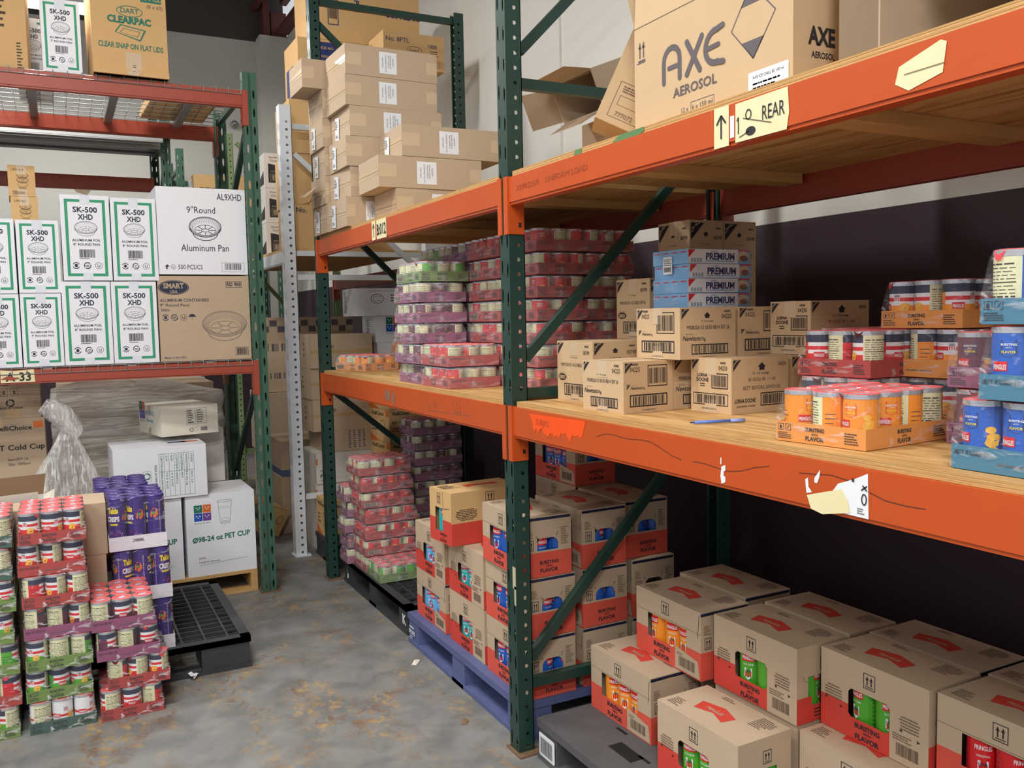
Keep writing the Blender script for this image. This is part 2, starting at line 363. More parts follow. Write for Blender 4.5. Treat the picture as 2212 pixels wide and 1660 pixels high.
for i, (x, y, z, l, w) in enumerate(LIGHTS):
    t = empty('ceiling_lamp', (x, y, z), 0, ['long ceiling lamp glowing above the far back rack', 'ceiling lamp over the far end of the aisle', 'ceiling lamp over the aisle near the camera', 'ceiling lamp behind the camera over the aisle', 'ceiling lamp over the next aisle to the left', 'added fill lamp, unseen, far behind the camera on the left'][i], 'ceiling lamp')
    m = MB(); m.box((-l/2-.04, -.17, 0.0), (l/2+.04, .17, .07), WHT); m.build('housing', t)
    for sx in (-.45, .45):
        m = MB(); m.tube((sx, 0, .07), (sx, 0, 5.8-z), .005, GALVD, 5); m.build('hanger', t)
    m = MB(); m.box((-l/2, -.14, -.012), (l/2, .14, 0.0), LAMP, skip=('+z',)); m.build('diffuser', t)

# ================================================================ RACKS
def holed(mb, O, U, V, width, H, pitch, cx, hw, hh, mt, shift=0.5, nseg=8):
    """sheet strip with real holes punched at a regular pitch"""
    O = Vector(O); U = Vector(U); V = Vector(V); n = int(H/pitch); vs = []; fs = []
    for i in range(n):
        z0 = i*pitch; z1 = (i+1)*pitch if i < n-1 else H; zc = z0+pitch*shift; b = len(vs)
        for (a, c) in ((0, z0), (width/2, z0), (width, z0), (width, (z0+z1)/2), (width, z1), (width/2, z1), (0, z1), (0, (z0+z1)/2)): vs.append(O+U*a+V*c)
        for k in range(8):
            t = math.radians(-135+45*k); vs.append(O+U*(cx+hw*math.cos(t)*(1.0 if nseg == 8 else 1.3))+V*(zc+hh*math.sin(t)*(1.0 if nseg == 8 else 1.35)))
        for k in range(8): fs.append((b+k, b+(k+1) % 8, b+8+(k+1) % 8, b+8+k))
    mb.add(vs, fs, mt)
def post_mesh(H, mt, w=0.07, d=0.062, groove=False, name='post', see=True, hr=.0072):
    """web faces local -y and carries two columns of slots, flanges run to +y with round holes"""
    mb = MB(); h = w/2
    if groove:
        g = 0.006
        holed(mb, (0, 0, 0), (1, 0, 0), (0, 0, 1), h-g, H, .1016, (h-g)/2+.002, .0045, .02, mt, nseg=4)
        holed(mb, (h+g, 0, 0), (1, 0, 0), (0, 0, 1), h-g, H, .1016, (h-g)/2-.002, .0045, .02, mt, nseg=4)
        mb.add([(h-g, 0, 0), (h-g*.4, .008, 0), (h+g*.4, .008, 0), (h+g, 0, 0), (h-g, 0, H), (h-g*.4, .008, H), (h+g*.4, .008, H), (h+g, 0, H)], [(0, 1, 5, 4), (1, 2, 6, 5), (2, 3, 7, 6)], mt)
    else:
        holed(mb, (0, 0, 0), (1, 0, 0), (0, 0, 1), h, H, .1016, h*.42, .0042, .02, mt, nseg=4)
        holed(mb, (h, 0, 0), (1, 0, 0), (0, 0, 1), h, H, .1016, h*.58, .0042, .02, mt, nseg=4, shift=.38)
    holed(mb, (w, 0, 0), (0, 1, 0), (0, 0, 1), d, H, .0508, d*.58, hr, hr, mt)
    if see: holed(mb, (0, d, 0), (0, -1, 0), (0, 0, 1), d, H, .0508, d*.42, hr, hr, mt)
    else: mb.box((-.001, 0, 0), (.001, d, H), mt); mb.box((.004, d-.004, 0), (w-.004, d-.002, H), mt)
    mb.box((0, d-.003, 0), (.012, d, H), mt); mb.box((w-.012, d-.003, 0), (w, d, H), mt)
    mb.box((-.012, -.012, 0), (w+.03, d+.02, .008), RUST if mt in (GRN, GRN2) else mt)
    return mesh_of(mb, name)
def upright(parent, axis, x, y, H, depth, mt, pm, struts, diags, pm2=None):
    """axis 'x': frame depth along +x, front web towards -x. axis 'y': depth along +y, front web towards -y"""
    if axis == 'x':
        a = inst(pm, 'post', parent, (x, y+.07, 0), R(-90)); b = inst(pm2 or pm, 'post', parent, (x+depth, y, 0), R(90))
        P = lambda s, z: (x+s, y+.035, z)
    else:
        a = inst(pm, 'post', parent, (x, y, 0), 0); b = inst(pm, 'post', parent, (x+.078, y+depth, 0), R(180))
        P = lambda s, z: (x+.039, y+s, z)
    for z in struts:
        m = MB(); m.bar(P(.05, z), P(depth-.05, z), .032, .036, mt); m.build('strut', parent)
    for s0, z0, s1, z1 in diags:
        m = MB(); m.bar(P(s0, z0), P(s1, z1), .03, .034, mt); m.build('brace', parent)
def beam(parent, axis, a, b, c, z1, hgt, mt, conn=True, dep=.042, ledge=True, cmt=None):
    """box beam; axis 'y' runs y from a to b at x=c with face towards -x ; axis 'x' runs x a..b at y=c facing -y"""
    m = MB()
    def bx(u0, u1, v0, v1, z0, zz, mt=mt):
        if axis == 'y': m.box((c+v0, u0, z0), (c+v1, u1, zz), mt)
        else: m.box((u0, c+v0, z0), (u1, c+v1, zz), mt)
    bx(a, b, 0, dep*.62, z1-hgt, z1); bx(a, b, dep*.62, dep, z1-hgt-.004, z1-.02); bx(a, b, .004, dep, z1-hgt-.009, z1-hgt-.0)
    o = m.build('load_beam', parent)
    if conn:
        for e, s in ((a, -1), (b, 1)):
            m = MB()
            def by(u0, u1, v0, v1, z0, zz, mt_=cmt or mt):
                u0, u1 = sorted((u0, u1))
                if axis == 'y': m.box((c+v0, u0, z0), (c+v1, u1, zz), mt_)
                else: m.box((u0, c+v0, z0), (u1, c+v1, zz), mt_)
            by(e-s*.004, e, -.002, .058, z1-.195, z1+.004); by(e-s*.002, e+s*.028, -.006, -.001, z1-.195, z1+.004)
            by(e-s*.0055, e-s*.004, .036, .046, z1-.17, z1-.155, DARK)
            m.build('connector', o)
    return o
PM_G = post_mesh(3.55, GRN, name='post'); PM_G2 = post_mesh(3.02, GRN2, w=.078, groove=True, name='post'); PM_W = post_mesh(3.03, WHT, w=.08, d=.078, name='post', see=False, hr=.009); PM_GF = post_mesh(3.55, GRN, name='post', see=False)
PM_P = post_mesh(3.32, GRN3, name='post'); PM_T = post_mesh(3.6, GRN2, w=.078, groove=True, name='post'); PM_TB = post_mesh(3.5, GRN2, w=.078, name='post')

# --- right hand rack, two bays along the aisle
RX = 1.423; RD = 1.0
rk = empty('pallet_rack', (RX, 0.2, 0), 0, 'long pallet rack on the right with dark green uprights and orange beams', 'pallet rack')
for o in (): pass
RK0 = Vector((RX, 0.2, 0))
def at_root(root, fn):
    before = set(bpy.data.objects); fn(); L = root.location
    for o in set(bpy.data.objects)-before:
        if o.parent is root: o.location = o.location-L if root.rotation_euler[2] == 0 else o.location
def right_rack():
    for y, extra in ((2.744, 0), (5.251, 1), (0.22, 2)):
        st = (.25, 1.327, 2.42, 3.5) if extra != 1 else (.25, 1.30, 2.42, 3.5)
        dg = ((.07, .34, .93, 1.22), (.07, 1.45, .93, 2.30), (.07, 2.53, .93, 3.40)) if extra != 1 else ((.05, 1.19, .93, .45), (.05, 2.3, .93, 1.45), (.05, 3.38, .93, 2.6))
        upright(rk, 'x', RX, y, 3.55, RD, GRN, PM_GF if extra == 1 else PM_G, st, dg, pm2=PM_G)
    for y0, y1 in ((0.292, 2.742), (2.816, 5.249)):
        for z, hh in ((1.283, .1), (2.086, .086)):
            b = beam(rk, 'y', y0, y1, RX, z, hh, ORG)
            bb = beam(rk, 'y', y0, y1, RX+RD-.042, z, hh, ORR, conn=True)
            if y0 < 1 and z > 2:
                m = MB(); p = PR(m, (RX, 1.665, z-hh), (0, -1, 0), (0, 0, 1), .0012)
                p.rect(0, -.008, .052, .094, LABY); p.rect(.056, .008, .014, .05, LAB)
                p.line(.026, .012, .026, .062, .005, INK, 2); p.line(.026, .066, .010, .046, .005, INK, 2); p.line(.026, .066, .042, .046, .005, INK, 2)
                p.poly([(.074, -.006), (.235, -.006), (.242, .03), (.238, .084), (.074, .082)], LABY)
                p.text('REAR', .162, .028, .046, INK, sx=.55, w=.068); p.line(.085, .012, .085, .05, .003, INK, 2); p.line(.085, .05, .080, .042, .003, INK, 2)
                p.ell(.125, .012, .016, .010, INK, 2); p.ring(.118, .05, .010, .012, .003, INK, 2); p.line(.1, .045, .19, .018, .002, INKS, 2); p.line(.088, .004, .12, .012, .002, INK, 2)
                m.build('label', b)
                m = MB(); p = PR(m, (RX, 1.155, z-hh), (0, -1, 0), (0, 0, 1), .0012)
                p.poly([(0, .022), (.03, .004), (.1, .02), (.107, .072), (.095, .078), (.008, .052)], LABY); p.line(.02, .035, .105, .036, .0015, INKS, 2); m.build('sticker', b)
                m = MB(); p = PR(m, (RX, 2.742, z-hh), (0, -1, 0), (0, 0, 1), .0010)
                p.text('3090226R', .06, .034, .026, mat('stamp_dull_orange', rgb(176, 82, 44), .6), w=.16); m.build('stamped_text', b)
                m = MB(); p = PR(m, (RX, 2.742, z-hh), (0, -1, 0), (0, 0, 1), .0010); p.text('UNIFORM LOAD', .26, .034, .026, mat('stamp_dull_orange', rgb(176, 82, 44), .6), w=.25); m.build('stamped_text', b)
            if y0 < 1 and z < 2:
                m = MB(); p = PR(m, (RX, 1.645, z-hh), (0, -1, 0), (0, 0, 1), .0012)
                p.poly([(0, .066), (.004, .066), (.004, .05), (0, .05)], LAB); p.poly([(.004, .045), (.018, .05), (.018, .036), (.012, .034), (.012, .022), (.018, .022), (.018, .008), (.004, .002), (0, .02)], LAB)
                m.build('sticker', b)
                m = MB(); p = PR(m, (RX, 1.372, z-hh), (0, -1, 0), (0, 0, 1), .0012)
                p.poly([(0, .055), (.008, .06), (.010, .040), (.020, .030), (.004, .026)], LAB); p.poly([(.026, .062), (.042, .082), (.040, .066), (.034, .052), (.026, .052)], LAB)
                p.poly([(.066, .03), (.09, .06), (.13, .075), (.165, .092), (.168, .0), (.095, .0), (.1, .02)], LAB)
                p.poly([(.006, .022), (.1, .05), (.116, .03), (.122, .004), (.05, -.012), (.018, -.006)], LABY, 2)
                p.ring(.157, .038, .007, .012, .0028, INK, 2); p.line(.150, .056, .164, .066, .003, INK, 2); p.line(.164, .056, .153, .066, .003, INK, 2); p.rect(.126, .070, .006, .007, INK, 2); p.micro(.14, .006, .024, .014, 3, INKGY, 3)
                m.build('sticker', b)
                m = MB(); p = PR(m, (RX, 2.62, z-hh), (0, -1, 0), (0, 0, 1), .0010)
                OR2 = mat('spray_paint_orange', rgb(250, 84, 20), .45, namt=.1)
                rr = random.Random(5); pts = [(0, .088), (.36, .096)]
                for i in range(24, -1, -1): pts.append((.02+.0138*i, .02+.028*rr.random()+(.03 if i in (0, 24) else 0)))
                p.poly(pts, OR2); p.text('SURJA2', .05, .055, .03, mat('stamp_dull_orange', rgb(176, 82, 44), .6), sx=.9)
                m.build('paint_patch', b)
                m = MB(); p = PR(m, (RX, 2.2, z-hh), (0, -1, 0), (0, 0, 1), .0010); pv = None
                for i in range(26):
                    q = (i*.045, .055+.018*math.sin(i*.42)+.006*math.sin(i*1.3))
                    if pv and i not in (10, 17, 18): p.line(pv[0], pv[1], q[0], q[1], .0013, INK)
                    pv = q
                m.build('marker_line', b)
            if y0 > 2 and z < 2:
                m = MB(); p = PR(m, (RX, 3.55, z-hh), (0, -1, 0), (0, 0, 1), .0010)
                for (x0, y0_, x1, y1_) in ((0, .07, .02, .03), (.02, .03, .05, .05), (.08, .075, .075, .03), (.1, .075, .1, .03), (.06, .055, .12, .055), (.28, .08, .285, .04), (.285, .04, .36, .04), (.32, .08, .318, .02), (.35, .08, .352, .03), (0, .02, .45, .035), (-.05, .06, -.04, .02)): p.line(x0, y0_, x1, y1_, .0016, INKS)
                m.build('scribble', b)
                m = MB(); p = PR(m, (RX, 4.12, z-hh), (0, -1, 0), (0, 0, 1), .0010); GP = mat('scuffed_primer', rgb(142, 98, 76), .6, namt=.15)
                p.poly([(0, .03), (.03, .08), (.10, .07), (.08, .02)], GP); p.poly([(.11, .03), (.12, .07), (.16, .06), (.15, -.0)], GP); m.build('scuff_mark', b)
            if y0 > 2 and z > 2:
                m = MB(); p = PR(m, (RX, 4.225, z-hh), (0, -1, 0), (0, 0, 1), .0012)
                p.rect(0, -.004, .055, .094, LABY); p.rect(.07, -.004, .145, .094, LABY)
                p.line(.028, .01, .028, .07, .005, INK, 2); p.line(.028, .076, .014, .052, .005, INK, 2); p.line(.028, .076, .042, .052, .005, INK, 2)
                p.text('B:012', .078, .016, .075, INK, w=.13, bold=.02); m.build('label', b)
    m = MB(); m.box((RX-.0015, 2.7445, .62), (RX, 2.7665, .70), CHIPP); m.box((RX-.0015, 2.7445, .56), (RX, 2.756, .63), CHIPP); m.build('chipped_paint', rk)
at_root(rk, right_rack)

def deck(y0, y1, zt, label, bars):
    t = empty('plywood_deck', (RX+.010, y0, zt-.0195), 0, label, 'shelf board', 'plywood decks of the right hand rack')
    m = MB(); L = y1-y0; D = RD-.03
    m.add([(0, 0, 0), (D, 0, 0), (D, L, 0), (0, L, 0)], [(0, 3, 2, 1)], PLY); m.add([(0, 0, .0195), (D, 0, .0195), (D, L, .0195), (0, L, .0195)], [(0, 1, 2, 3)], PLY)
    for k in range(5):
        z0, z1 = k*.0039, (k+1)*.0039; e = .0006*(k % 2)
        m.box((e, e, z0), (D-e, L-e, z1), PLYE if k % 2 == 0 else PINE, skip=('+z', '-z'))
    m.build('panel', t)
    for b in bars:
        m = MB(); m.box((.03, b, -.034), (D-.04, b+.09, -.0005), PINE); m.build('support_bar', t)
    return t
deck(0.30, 2.73, 2.106, 'plywood shelf board of the near bay under the large aerosol carton', (.45, 1.2, 2.0))
deck(0.30, 2.73, 1.303, 'plywood shelf board of the near bay carrying the cookie cartons and the blue pen', (.5, 1.4))
deck(2.83, 5.24, 2.106, 'plywood shelf board of the far bay under the tall stack of long brown cartons', (.3, 1.15, 2.0))
deck(2.83, 5.24, 1.303, 'plywood shelf board of the far bay carrying the stacked can trays', (.5, 1.5))
m = MB(); p = PR(m, (RX+.010, 2.62, 2.0865), (0, -1, 0), (0, 0, 1), .0012)
p.poly([(.30, .002), (.34, .0), (.345, .018), (.305, .019)], GPAINT)
tag(m.build('paint_mark'), 'small green paint mark on the plywood edge near the upright', 'paint mark')
m = MB(); p = PR(m, (RX+.010, 2.62, 2.0865), (0, -1, 0), (0, 0, 1), .0012); p.poly([(.50, .0), (.63, .0), (.66, .008), (.66, .019), (.54, .019)], GPAINT)
tag(m.build('paint_mark'), 'larger green paint mark on the plywood edge beneath the aerosol carton', 'paint mark')

# --- left rack with wire decks, front towards the camera
LY = 5.19
lr = empty('pallet_rack', (1.009, LY, 0), 0, 'left pallet rack with green slotted uprights, red beams and wire mesh decks', 'pallet rack')
def left_rack():
    for x in (1.009, -1.51):
        upright(lr, 'y', x, LY, 3.02, 1.067, GRN2 if 0 else GRN, PM_G2, (.42, 2.95), ((.1, 1.27, .98, .6), (.1, 1.4, .95, 2.2), (.1, 2.75, .95, 2.2)))
    for z, mt in ((2.914, ORR), (1.378, ORR)):
        beam(lr, 'x', -1.43, 1.007, LY, z, .083 if z > 2 else .062, mt)
        b = beam(lr, 'x', -1.43, 1.007, LY+1.02, z, .083, mt)
    m = MB(); p = PR(m, (-.265, LY, 1.316), (1, 0, 0), (0, 0, 1), .0014)
    p.poly([(0, .0), (.155, .0), (.152, .066), (.06, .06), (.0, .066)], LABY); p.text('A-33', .022, .008, .062, INK, w=.115, bold=.02)
    p.poly([(.0, .02), (.05, .012), (.085, .022), (.03, .034)], ORR, 3); m.build('label', lr)
    m = MB(); p = PR(m, (-.265, LY, 2.84), (1, 0, 0), (0, 0, 1), .0014); p.poly([(0, 0), (.04, .0), (.045, .074), (0, .07)], LABY); m.build('label', lr)
at_root(lr, left_rack)
def wire_deck(x0, x1, zt, label):
    t = empty('wire_mesh_deck', (x0, LY, zt), 0, label, 'wire deck', 'wire mesh decks of the left rack')
    m = MB(); L = x1-x0; n = int(L/.066)
    for i in range(n+1):
        x = i*L/n; m.tube((x, .02, .004), (x, 1.03, .004), .0026, GALV, 4); m.tube((x, .02, .004), (x, -.005, .004), .0022, GALV, 4); m.tube((x, -.005, .005), (x, -.005, -.028), .0022, GALV, 4)
        m.tube((x, 1.03, .004), (x, 1.03, -.02), .0022, GALV, 4)
    for k in range(10): m.tube((0, .03+k*.11, .0), (L, .03+k*.11, .0), .0028, GALV, 4)
    m.tube((0, -.005, -.028), (L, -.005, -.028), .0022, GALV, 4)
    m.build('mesh', t)
    for u in (.18, .5, .82):
        m = MB(); x = u*L; m.box((x-.022, .01, -.034), (x+.022, 1.03, -.003), GALV, skip=('+z',)); m.build('support_channel', t)
    return t
wire_deck(-.28, 1.0, 2.92, 'upper wire mesh deck on the right half of the left rack')
wire_deck(-1.43, -.30, 2.92, 'upper wire mesh deck on the left half of the left rack')
wire_deck(-.28, 1.0, 1.386, 'lower wire mesh deck under the foil pan cartons')
wire_deck(-1.43, -.30, 1.386, 'lower wire mesh deck on the left half of the left rack')

# --- rack behind with ribbed steel deck
br = empty('pallet_rack', (.885, 8.2, 0), 0, 'back rack with a ribbed steel deck seen above the white foil pan cartons', 'pallet rack')
def back_rack():
    upright(br, 'y', .885, 8.2, 3.6, 1.0, GRN, PM_T, (.3, 3.2), ((.1, 3.1, .9, 2.4),))
    upright(br, 'y', -1.6, 8.2, 3.6, 1.0, GRN, PM_T, (.3, 3.2), ())
    beam(br, 'x', -1.52, .883, 8.2, 3.19, .07, GALV, conn=False); beam(br, 'x', -1.52, .883, 9.14, 3.0, .12, ORR); beam(br, 'x', -1.52, .883, 8.0, 3.19, .05, GALV, conn=False)
at_root(br, back_rack)
m = MB()
for k in range(10): m.box((-1.52, 8.0+k*.12, 3.20+.03*(k % 2)), (.97, 8.0+k*.12+.12, 3.235+.03*(k % 2)), GALVD)
for y in (7.985, 8.19):
    for k in range(20): m.box((-1.5+k*.12, y, 3.235), (-1.488+k*.12, y+.004, 3.247), DARK)
tag(m.build('steel_deck'), 'ribbed dark steel deck lying on the back rack', 'shelf deck')

# --- white rack behind the right hand rack, pale green far frame
wr = empty('pallet_rack', (1.375, 5.92, 0), 0, 'white punched rack upright and white beams standing behind the orange rack', 'pallet rack')
def white_rack():
    upright(wr, 'x', 1.375, 5.91, 3.03, 1.09, WHT, PM_W, (.4, 1.9, 2.9), ((.1, 2.72, .98, 1.95),))
    upright(wr, 'x', 1.455, 8.36, 3.32, 1.03, GRN3, PM_P, (.4,), ((.1, 3.25, 1.0, 2.3), (.1, 2.2, 1.0, 1.2), (.1, 1.2, 1.0, .4)))
    beam(wr, 'y', 5.99, 8.35, 1.39, 2.078, .075, WHT); beam(wr, 'y', 5.99, 8.35, 2.41, 2.0, .09, ORR)
    m = MB(); m.bar((1.45, 5.95, 2.062), (2.40, 5.95, 2.062), .03, .034, WHT); m.build('strut', wr)
at_root(wr, white_rack)
m = MB(); m.box((1.40, 5.99, 2.08), (2.44, 8.35, 2.10), PINE); tag(m.build('plywood_deck'), 'plywood shelf board on the white rack at the back', 'shelf board')
gr = empty('pallet_rack', (1.27, 10.0, 0), 0, 'low green rack frame against the pale back wall', 'pallet rack')
def g_rack():
    upright(gr, 'y', 1.25, 10.2, 3.5, 1.0, GRN2, PM_TB, (.4, 3.3), ()); upright(gr, 'y', 2.3, 10.2, 3.5, 1.0, GRN2, PM_TB, (.4, 3.3), ())
    for z in (2.9, 3.3):
        beam(gr, 'x', 1.33, 2.3, 11.16, z, .05, GRN2, conn=False)
    beam(gr, 'x', 1.33, 2.3, 10.2, 2.9, .08, ORR)
at_root(gr, g_rack)

# ================================================================ PALLETS
def plastic_pallet(loc, Lx, Ly, H, mt, top, label, group=None, marks=None, rz=0, bw=.13):
    t = empty('plastic_pallet', loc, rz, label, 'pallet', group)
    m = MB(); th = .03
    if top == 'solid':
        m.box((0, 0, H-th), (Lx, Ly, H), mt)
        for (x, y, w, l) in ((.105, .735, .055, .13), (.33, .30, .05, .16), (.2, .9, .012, .06), (.55, .2, .012, .06), (.15, .7, .012, .06)): m.box((x, y, H), (x+w, y+l, H+.0006), DARK)
    else:
        for k in range(int(Ly/.062)+1):
            y = min(k*Ly/int(Ly/.062), Ly-.008); m.box((0, y-.0, H-th), (Lx, y+.008, H-.002), mt)
        for k in range(int(Lx/.10)+1):
            x = min(k*Lx/int(Lx/.10), Lx-.010); m.box((x, 0, H-th), (x+.010, Ly, H-.001), mt)
        for (a, b) in (((0, 0), (Lx, .045)), ((0, Ly-.045), (Lx, Ly)), ((0, 0), (.045, Ly)), ((Lx-.045, 0), (Lx, Ly)), ((Lx/2-.05, 0), (Lx/2+.05, Ly))):
            m.box((a[0], a[1], H-th), (b[0], b[1], H), mt)
        for k in range(7):
            for xx in (.06, Lx-.085, Lx/2-.02): m.box((xx, .1+k*(Ly-.2)/6, H), (xx+.028, .1+k*(Ly-.2)/6+.022, H+.0006), DARK)
    m.build('top_deck', t)
    for bx in (0, Lx/2-bw/2, Lx-bw):
        for by in (0, Ly/2-bw/2, Ly-bw):
            m = MB(); i = .006
            m.box((bx+i*(bx == 0), by+i*(by == 0), .02), (bx+bw-i*(bx+bw >= Lx-.001), by+bw-i*(by+bw >= Ly-.001), H-th), mt); m.build('block', t)
    for by in (0, Ly/2-.06, Ly-.12):
        m = MB(); m.box((.0, by, 0), (Lx, by+.12, .02), mt); m.build('runner', t)
    for bx in (0, Lx-.10):
        m = MB(); m.box((bx, .12, 0), (bx+.10, Ly-.12, .0195), mt); m.build('runner', t)
    if marks: marks(t, Lx, Ly, H)
    return t
def lab1(t, Lx, Ly, H):
    m = MB(); p = PR(m, (.004, Ly-.012, .02), (0, -1, 0), (0, 0, 1), .003); p.roundrect(0, .0, .11, .085, .008, LAB); p.bars(.012, .012, .085, .06, INK, 4); m.build('barcode_label', t)
plastic_pallet((1.475, 1.53, 0), .98, 1.17, .15, BLKG, 'solid', 'dusty black plastic pallet with a barcode label at the foot of the near upright', marks=lab1)
def lab2(t, Lx, Ly, H):
    m = MB(); p = PR(m, (.004, Ly-.008, .02), (0, -1, 0), (0, 0, 1), .003)
    p.micro(.02, .06, .07, .02, 1, LAB, 5); p.text('SPORE', .012, .035, .028, LAB, bold=.03, w=.08); p.micro(.025, .008, .05, .022, 2, LAB, 7); m.build('print', t)
plastic_pallet((1.478, 2.80+.02, 0), .9, 1.21, .15, BLUP, 'solid', 'blue plastic pallet under the cartons with blue cans', marks=lab2)
plastic_pallet((1.50, 4.10, 0), .9, 1.1, .15, BLK, 'lattice', 'black plastic lattice pallet under the red and green can trays in the far bay',
    marks=lambda t, Lx, Ly, H: (lambda m: (lambda p: (p.poly([(0, .0), (.03, .01), (.03, .04), (.01, .03), (.0, .07)], LAB), p.text('K', .97, .02, .07, LAB, bold=.04), m.build('print', t)))(PR(m, (.004, Ly-.07, .03), (0, -1, 0), (0, 0, 1), .003)))(MB()))
plastic_pallet((-.27, 4.10, 0), 1.0, .98, .15, BLK, 'lattice', 'black plastic lattice pallet on the floor in the middle beneath the purple snack cans', bw=.22)
def wood_pallet(loc, Lx, Ly, label):
    t = empty('wooden_pallet', loc, 0, label, 'pallet')
    for k in range(7):
        m = MB(); y = k*(Ly-.09)/6; m.box((0, y, .112), (Lx, y+.09, .13), PINE); m.build('deck_board', t)
    for x in (0, Lx/2-.02, Lx-.04):
        m = MB(); m.box((x, 0, .018), (x+.04, Ly, .112), PINE); m.build('stringer', t)
    for y in (0, Ly/2-.045, Ly-.09):
        m = MB(); m.box((0, y, 0), (Lx, y+.09, .018), PINE); m.build('bottom_board', t)
wood_pallet((-.10, 5.28, 0), 1.095, .95, 'wooden pallet under the white cup cartons beside the left rack upright')

# ================================================================ CANS AND TRAYS
def can_mesh(col, H, r=.0375, style='stripe', N=24, name='can'):
    mb = MB(); panel = range(0, 11 if (style == 'plain' and H < .1) else 8)
    if style == 'stripe': rows = [(0, .03, RIM), (.03, .50, col), (.50, .59, CANW), (.59, .68, CR), (.68, .77, CANW), (.77, .95, NAVY), (.95, 1, RIM)]
    elif style == 'white': rows = [(0, .03, RIM), (.03, .42, CANW), (.42, .5, CR), (.5, .95, CANW), (.95, 1, RIM)]
    elif style == 'long': rows = [(0, .015, RIM), (.015, .22, NAVY), (.22, .72, col), (.72, .97, CANW), (.97, 1, RIM)]
    elif style == 'snack': rows = [(0, .02, RIM), (.02, .14, GALV), (.14, .93, col), (.93, 1, col)]
    else: rows = [(0, .03, RIM), (.03, .95, col), (.95, 1, RIM)]
    if style == 'long': rows = [(0, .015, RIM), (.015, .97, col), (.97, 1, RIM)]
    pt = lambda i, z, e=0: ((r+e)*math.cos(2*math.pi*i/N), (r+e)*math.sin(2*math.pi*i/N), z)
    for a, b, mt in rows:
        for i in range(N):
            mm = mt
            if i in panel and style != 'snack':
                if style == 'long': mm = CREAMP if (a > 0 and i < 4 and False) else mt
                elif .0 < a < .94: mm = CREAMP
            if style == 'stripe' and 8 <= i < 12 and .03 < b < .96 and a > 0 and mt is not NAVY: mm = col
            e = .0008 if mt is RIM else 0
            mb.add([pt(i, a*H, e), pt(i+1, a*H, e), pt(i+1, b*H, e), pt(i, b*H, e)], [(0, 1, 2, 3)], mm, True)
    mb.add([pt(i, H-.003) for i in range(N)], [tuple(range(N))], RIM); mb.add([pt(i, 0) for i in range(N)], [tuple(range(N))[::-1]], RIM)
    def wrap(vs, fs, mt, u0, z0, e=.0007):          # vs in metres, u along the circumference
        out = []
        for x, y in vs:
            t = (u0+x)/r; out.append(((r+e)*math.cos(t), (r+e)*math.sin(t), z0+y))
        mb.add(out, fs, mt)
    def wrect(u, z, w, h, mt, e=.0007):
        k = max(1, int(w/.006)); vs = []
        for i in range(k+1): vs += [(w*i/k, 0), (w*i/k, h)]
        wrap(vs, [(2*i, 2*i+2, 2*i+3, 2*i+1) for i in range(k)], mt, u, z, e)
    def wtext(t, u, z, size, mt, w=None, bold=0, e=.0012, rot=False):
        vs, fs, a, b = glyphs(t, bold); sx = (w/((b-a)*size)) if w else 1
        if rot: wrap([(-y*size, (x-a)*size*sx) for x, y in vs], fs, mt, u, z, e)
        else: wrap([((x-(a+b)/2)*size*sx, y*size) for x, y in vs], fs, mt, u, z, e)
    def wpoly(pts, u, z, mt, e=.0009): wrap(pts, [tuple(range(len(pts)))], mt, u, z, e)
    U = lambda i: 2*math.pi*r*i/N
    if style in ('stripe', 'white', 'plain'):
        rr = random.Random(3)
        for k in range(15):
                z_ = H*(.10+.052*k); u_ = .5
                if k in (4, 9): wrect(U(.5), z_, U(6.6), H*.014, INK); continue
                while u_ < 6.4:
                    q_ = .5+1.2*rr.random(); wrect(U(u_), z_, U(min(q_, 7-u_)), H*(.020 if k in (5, 14) else .010), INK); u_ += q_+.35
        for k in range(6): wrect(U(8.6), H*(.15+.09*k), U(3)*(.5+.5*rr.random()), H*.012, INK if style == 'white' else NAVY)
        ell = lambda rx, ry, n=14: [(rx*math.cos(2*math.pi*i/n), ry*math.sin(2*math.pi*i/n)) for i in range(n)]
        wpoly([(0, 0), (.010, -.010), (.022, -.004), (.027, .012), (.018, .016), (.004, .010)], U(19.5), H*.40, CHIP if col not in (CP, CG) else CHIPO if col is CP else CHIP)
        wpoly(ell(.012, .006), U(21), H*.50, CHIP)
        wrect(U(14), H*.40, .028, H*.14, CR); wtext('PRINGLES', U(14)+.014, H*.425, H*.10, CANW, w=.025, bold=.02)
        if style != 'plain':
            wpoly([(-.008, .010), (-.008, -.006), (0, -.014), (.008, -.006), (.008, .010)], U(19), H*.66, CANW, .0011)
            for k in (-1, 0, 1): wpoly([(k*.005-.0012, -.006), (k*.005+.0012, -.006), (k*.005+.0012, .004), (k*.005-.0012, .004)], U(19), H*.66, CR, .0015)
            wtext('USA', U(19), H*.70, .0075, NAVY, bold=.02, e=.0015)
        else:
            sg = mat('flavor_shield', rgb(226, 84, 50), .5) if col is CO else INKB
            wpoly([(-.013, .016), (-.013, -.010), (0, -.014), (.013, -.010), (.013, .016)], U(17), H*.72, sg, .0009)
            wtext('BURSTING', U(17), H*.77, .0055, CANW, bold=.02); wtext('WITH', U(17), H*.73, .0035, CANW); wtext('FLAVOR', U(17), H*.66, .0062, YEL, bold=.02)
            if col in (CO, CB):
                for k in range(5): wpoly([(q[0]*.9, q[1]*.6) for q in ell(.010, .011)], U(20.5+.4*(k % 2)), H*(.2+.1*k), CHIP, .0008+.0002*k)
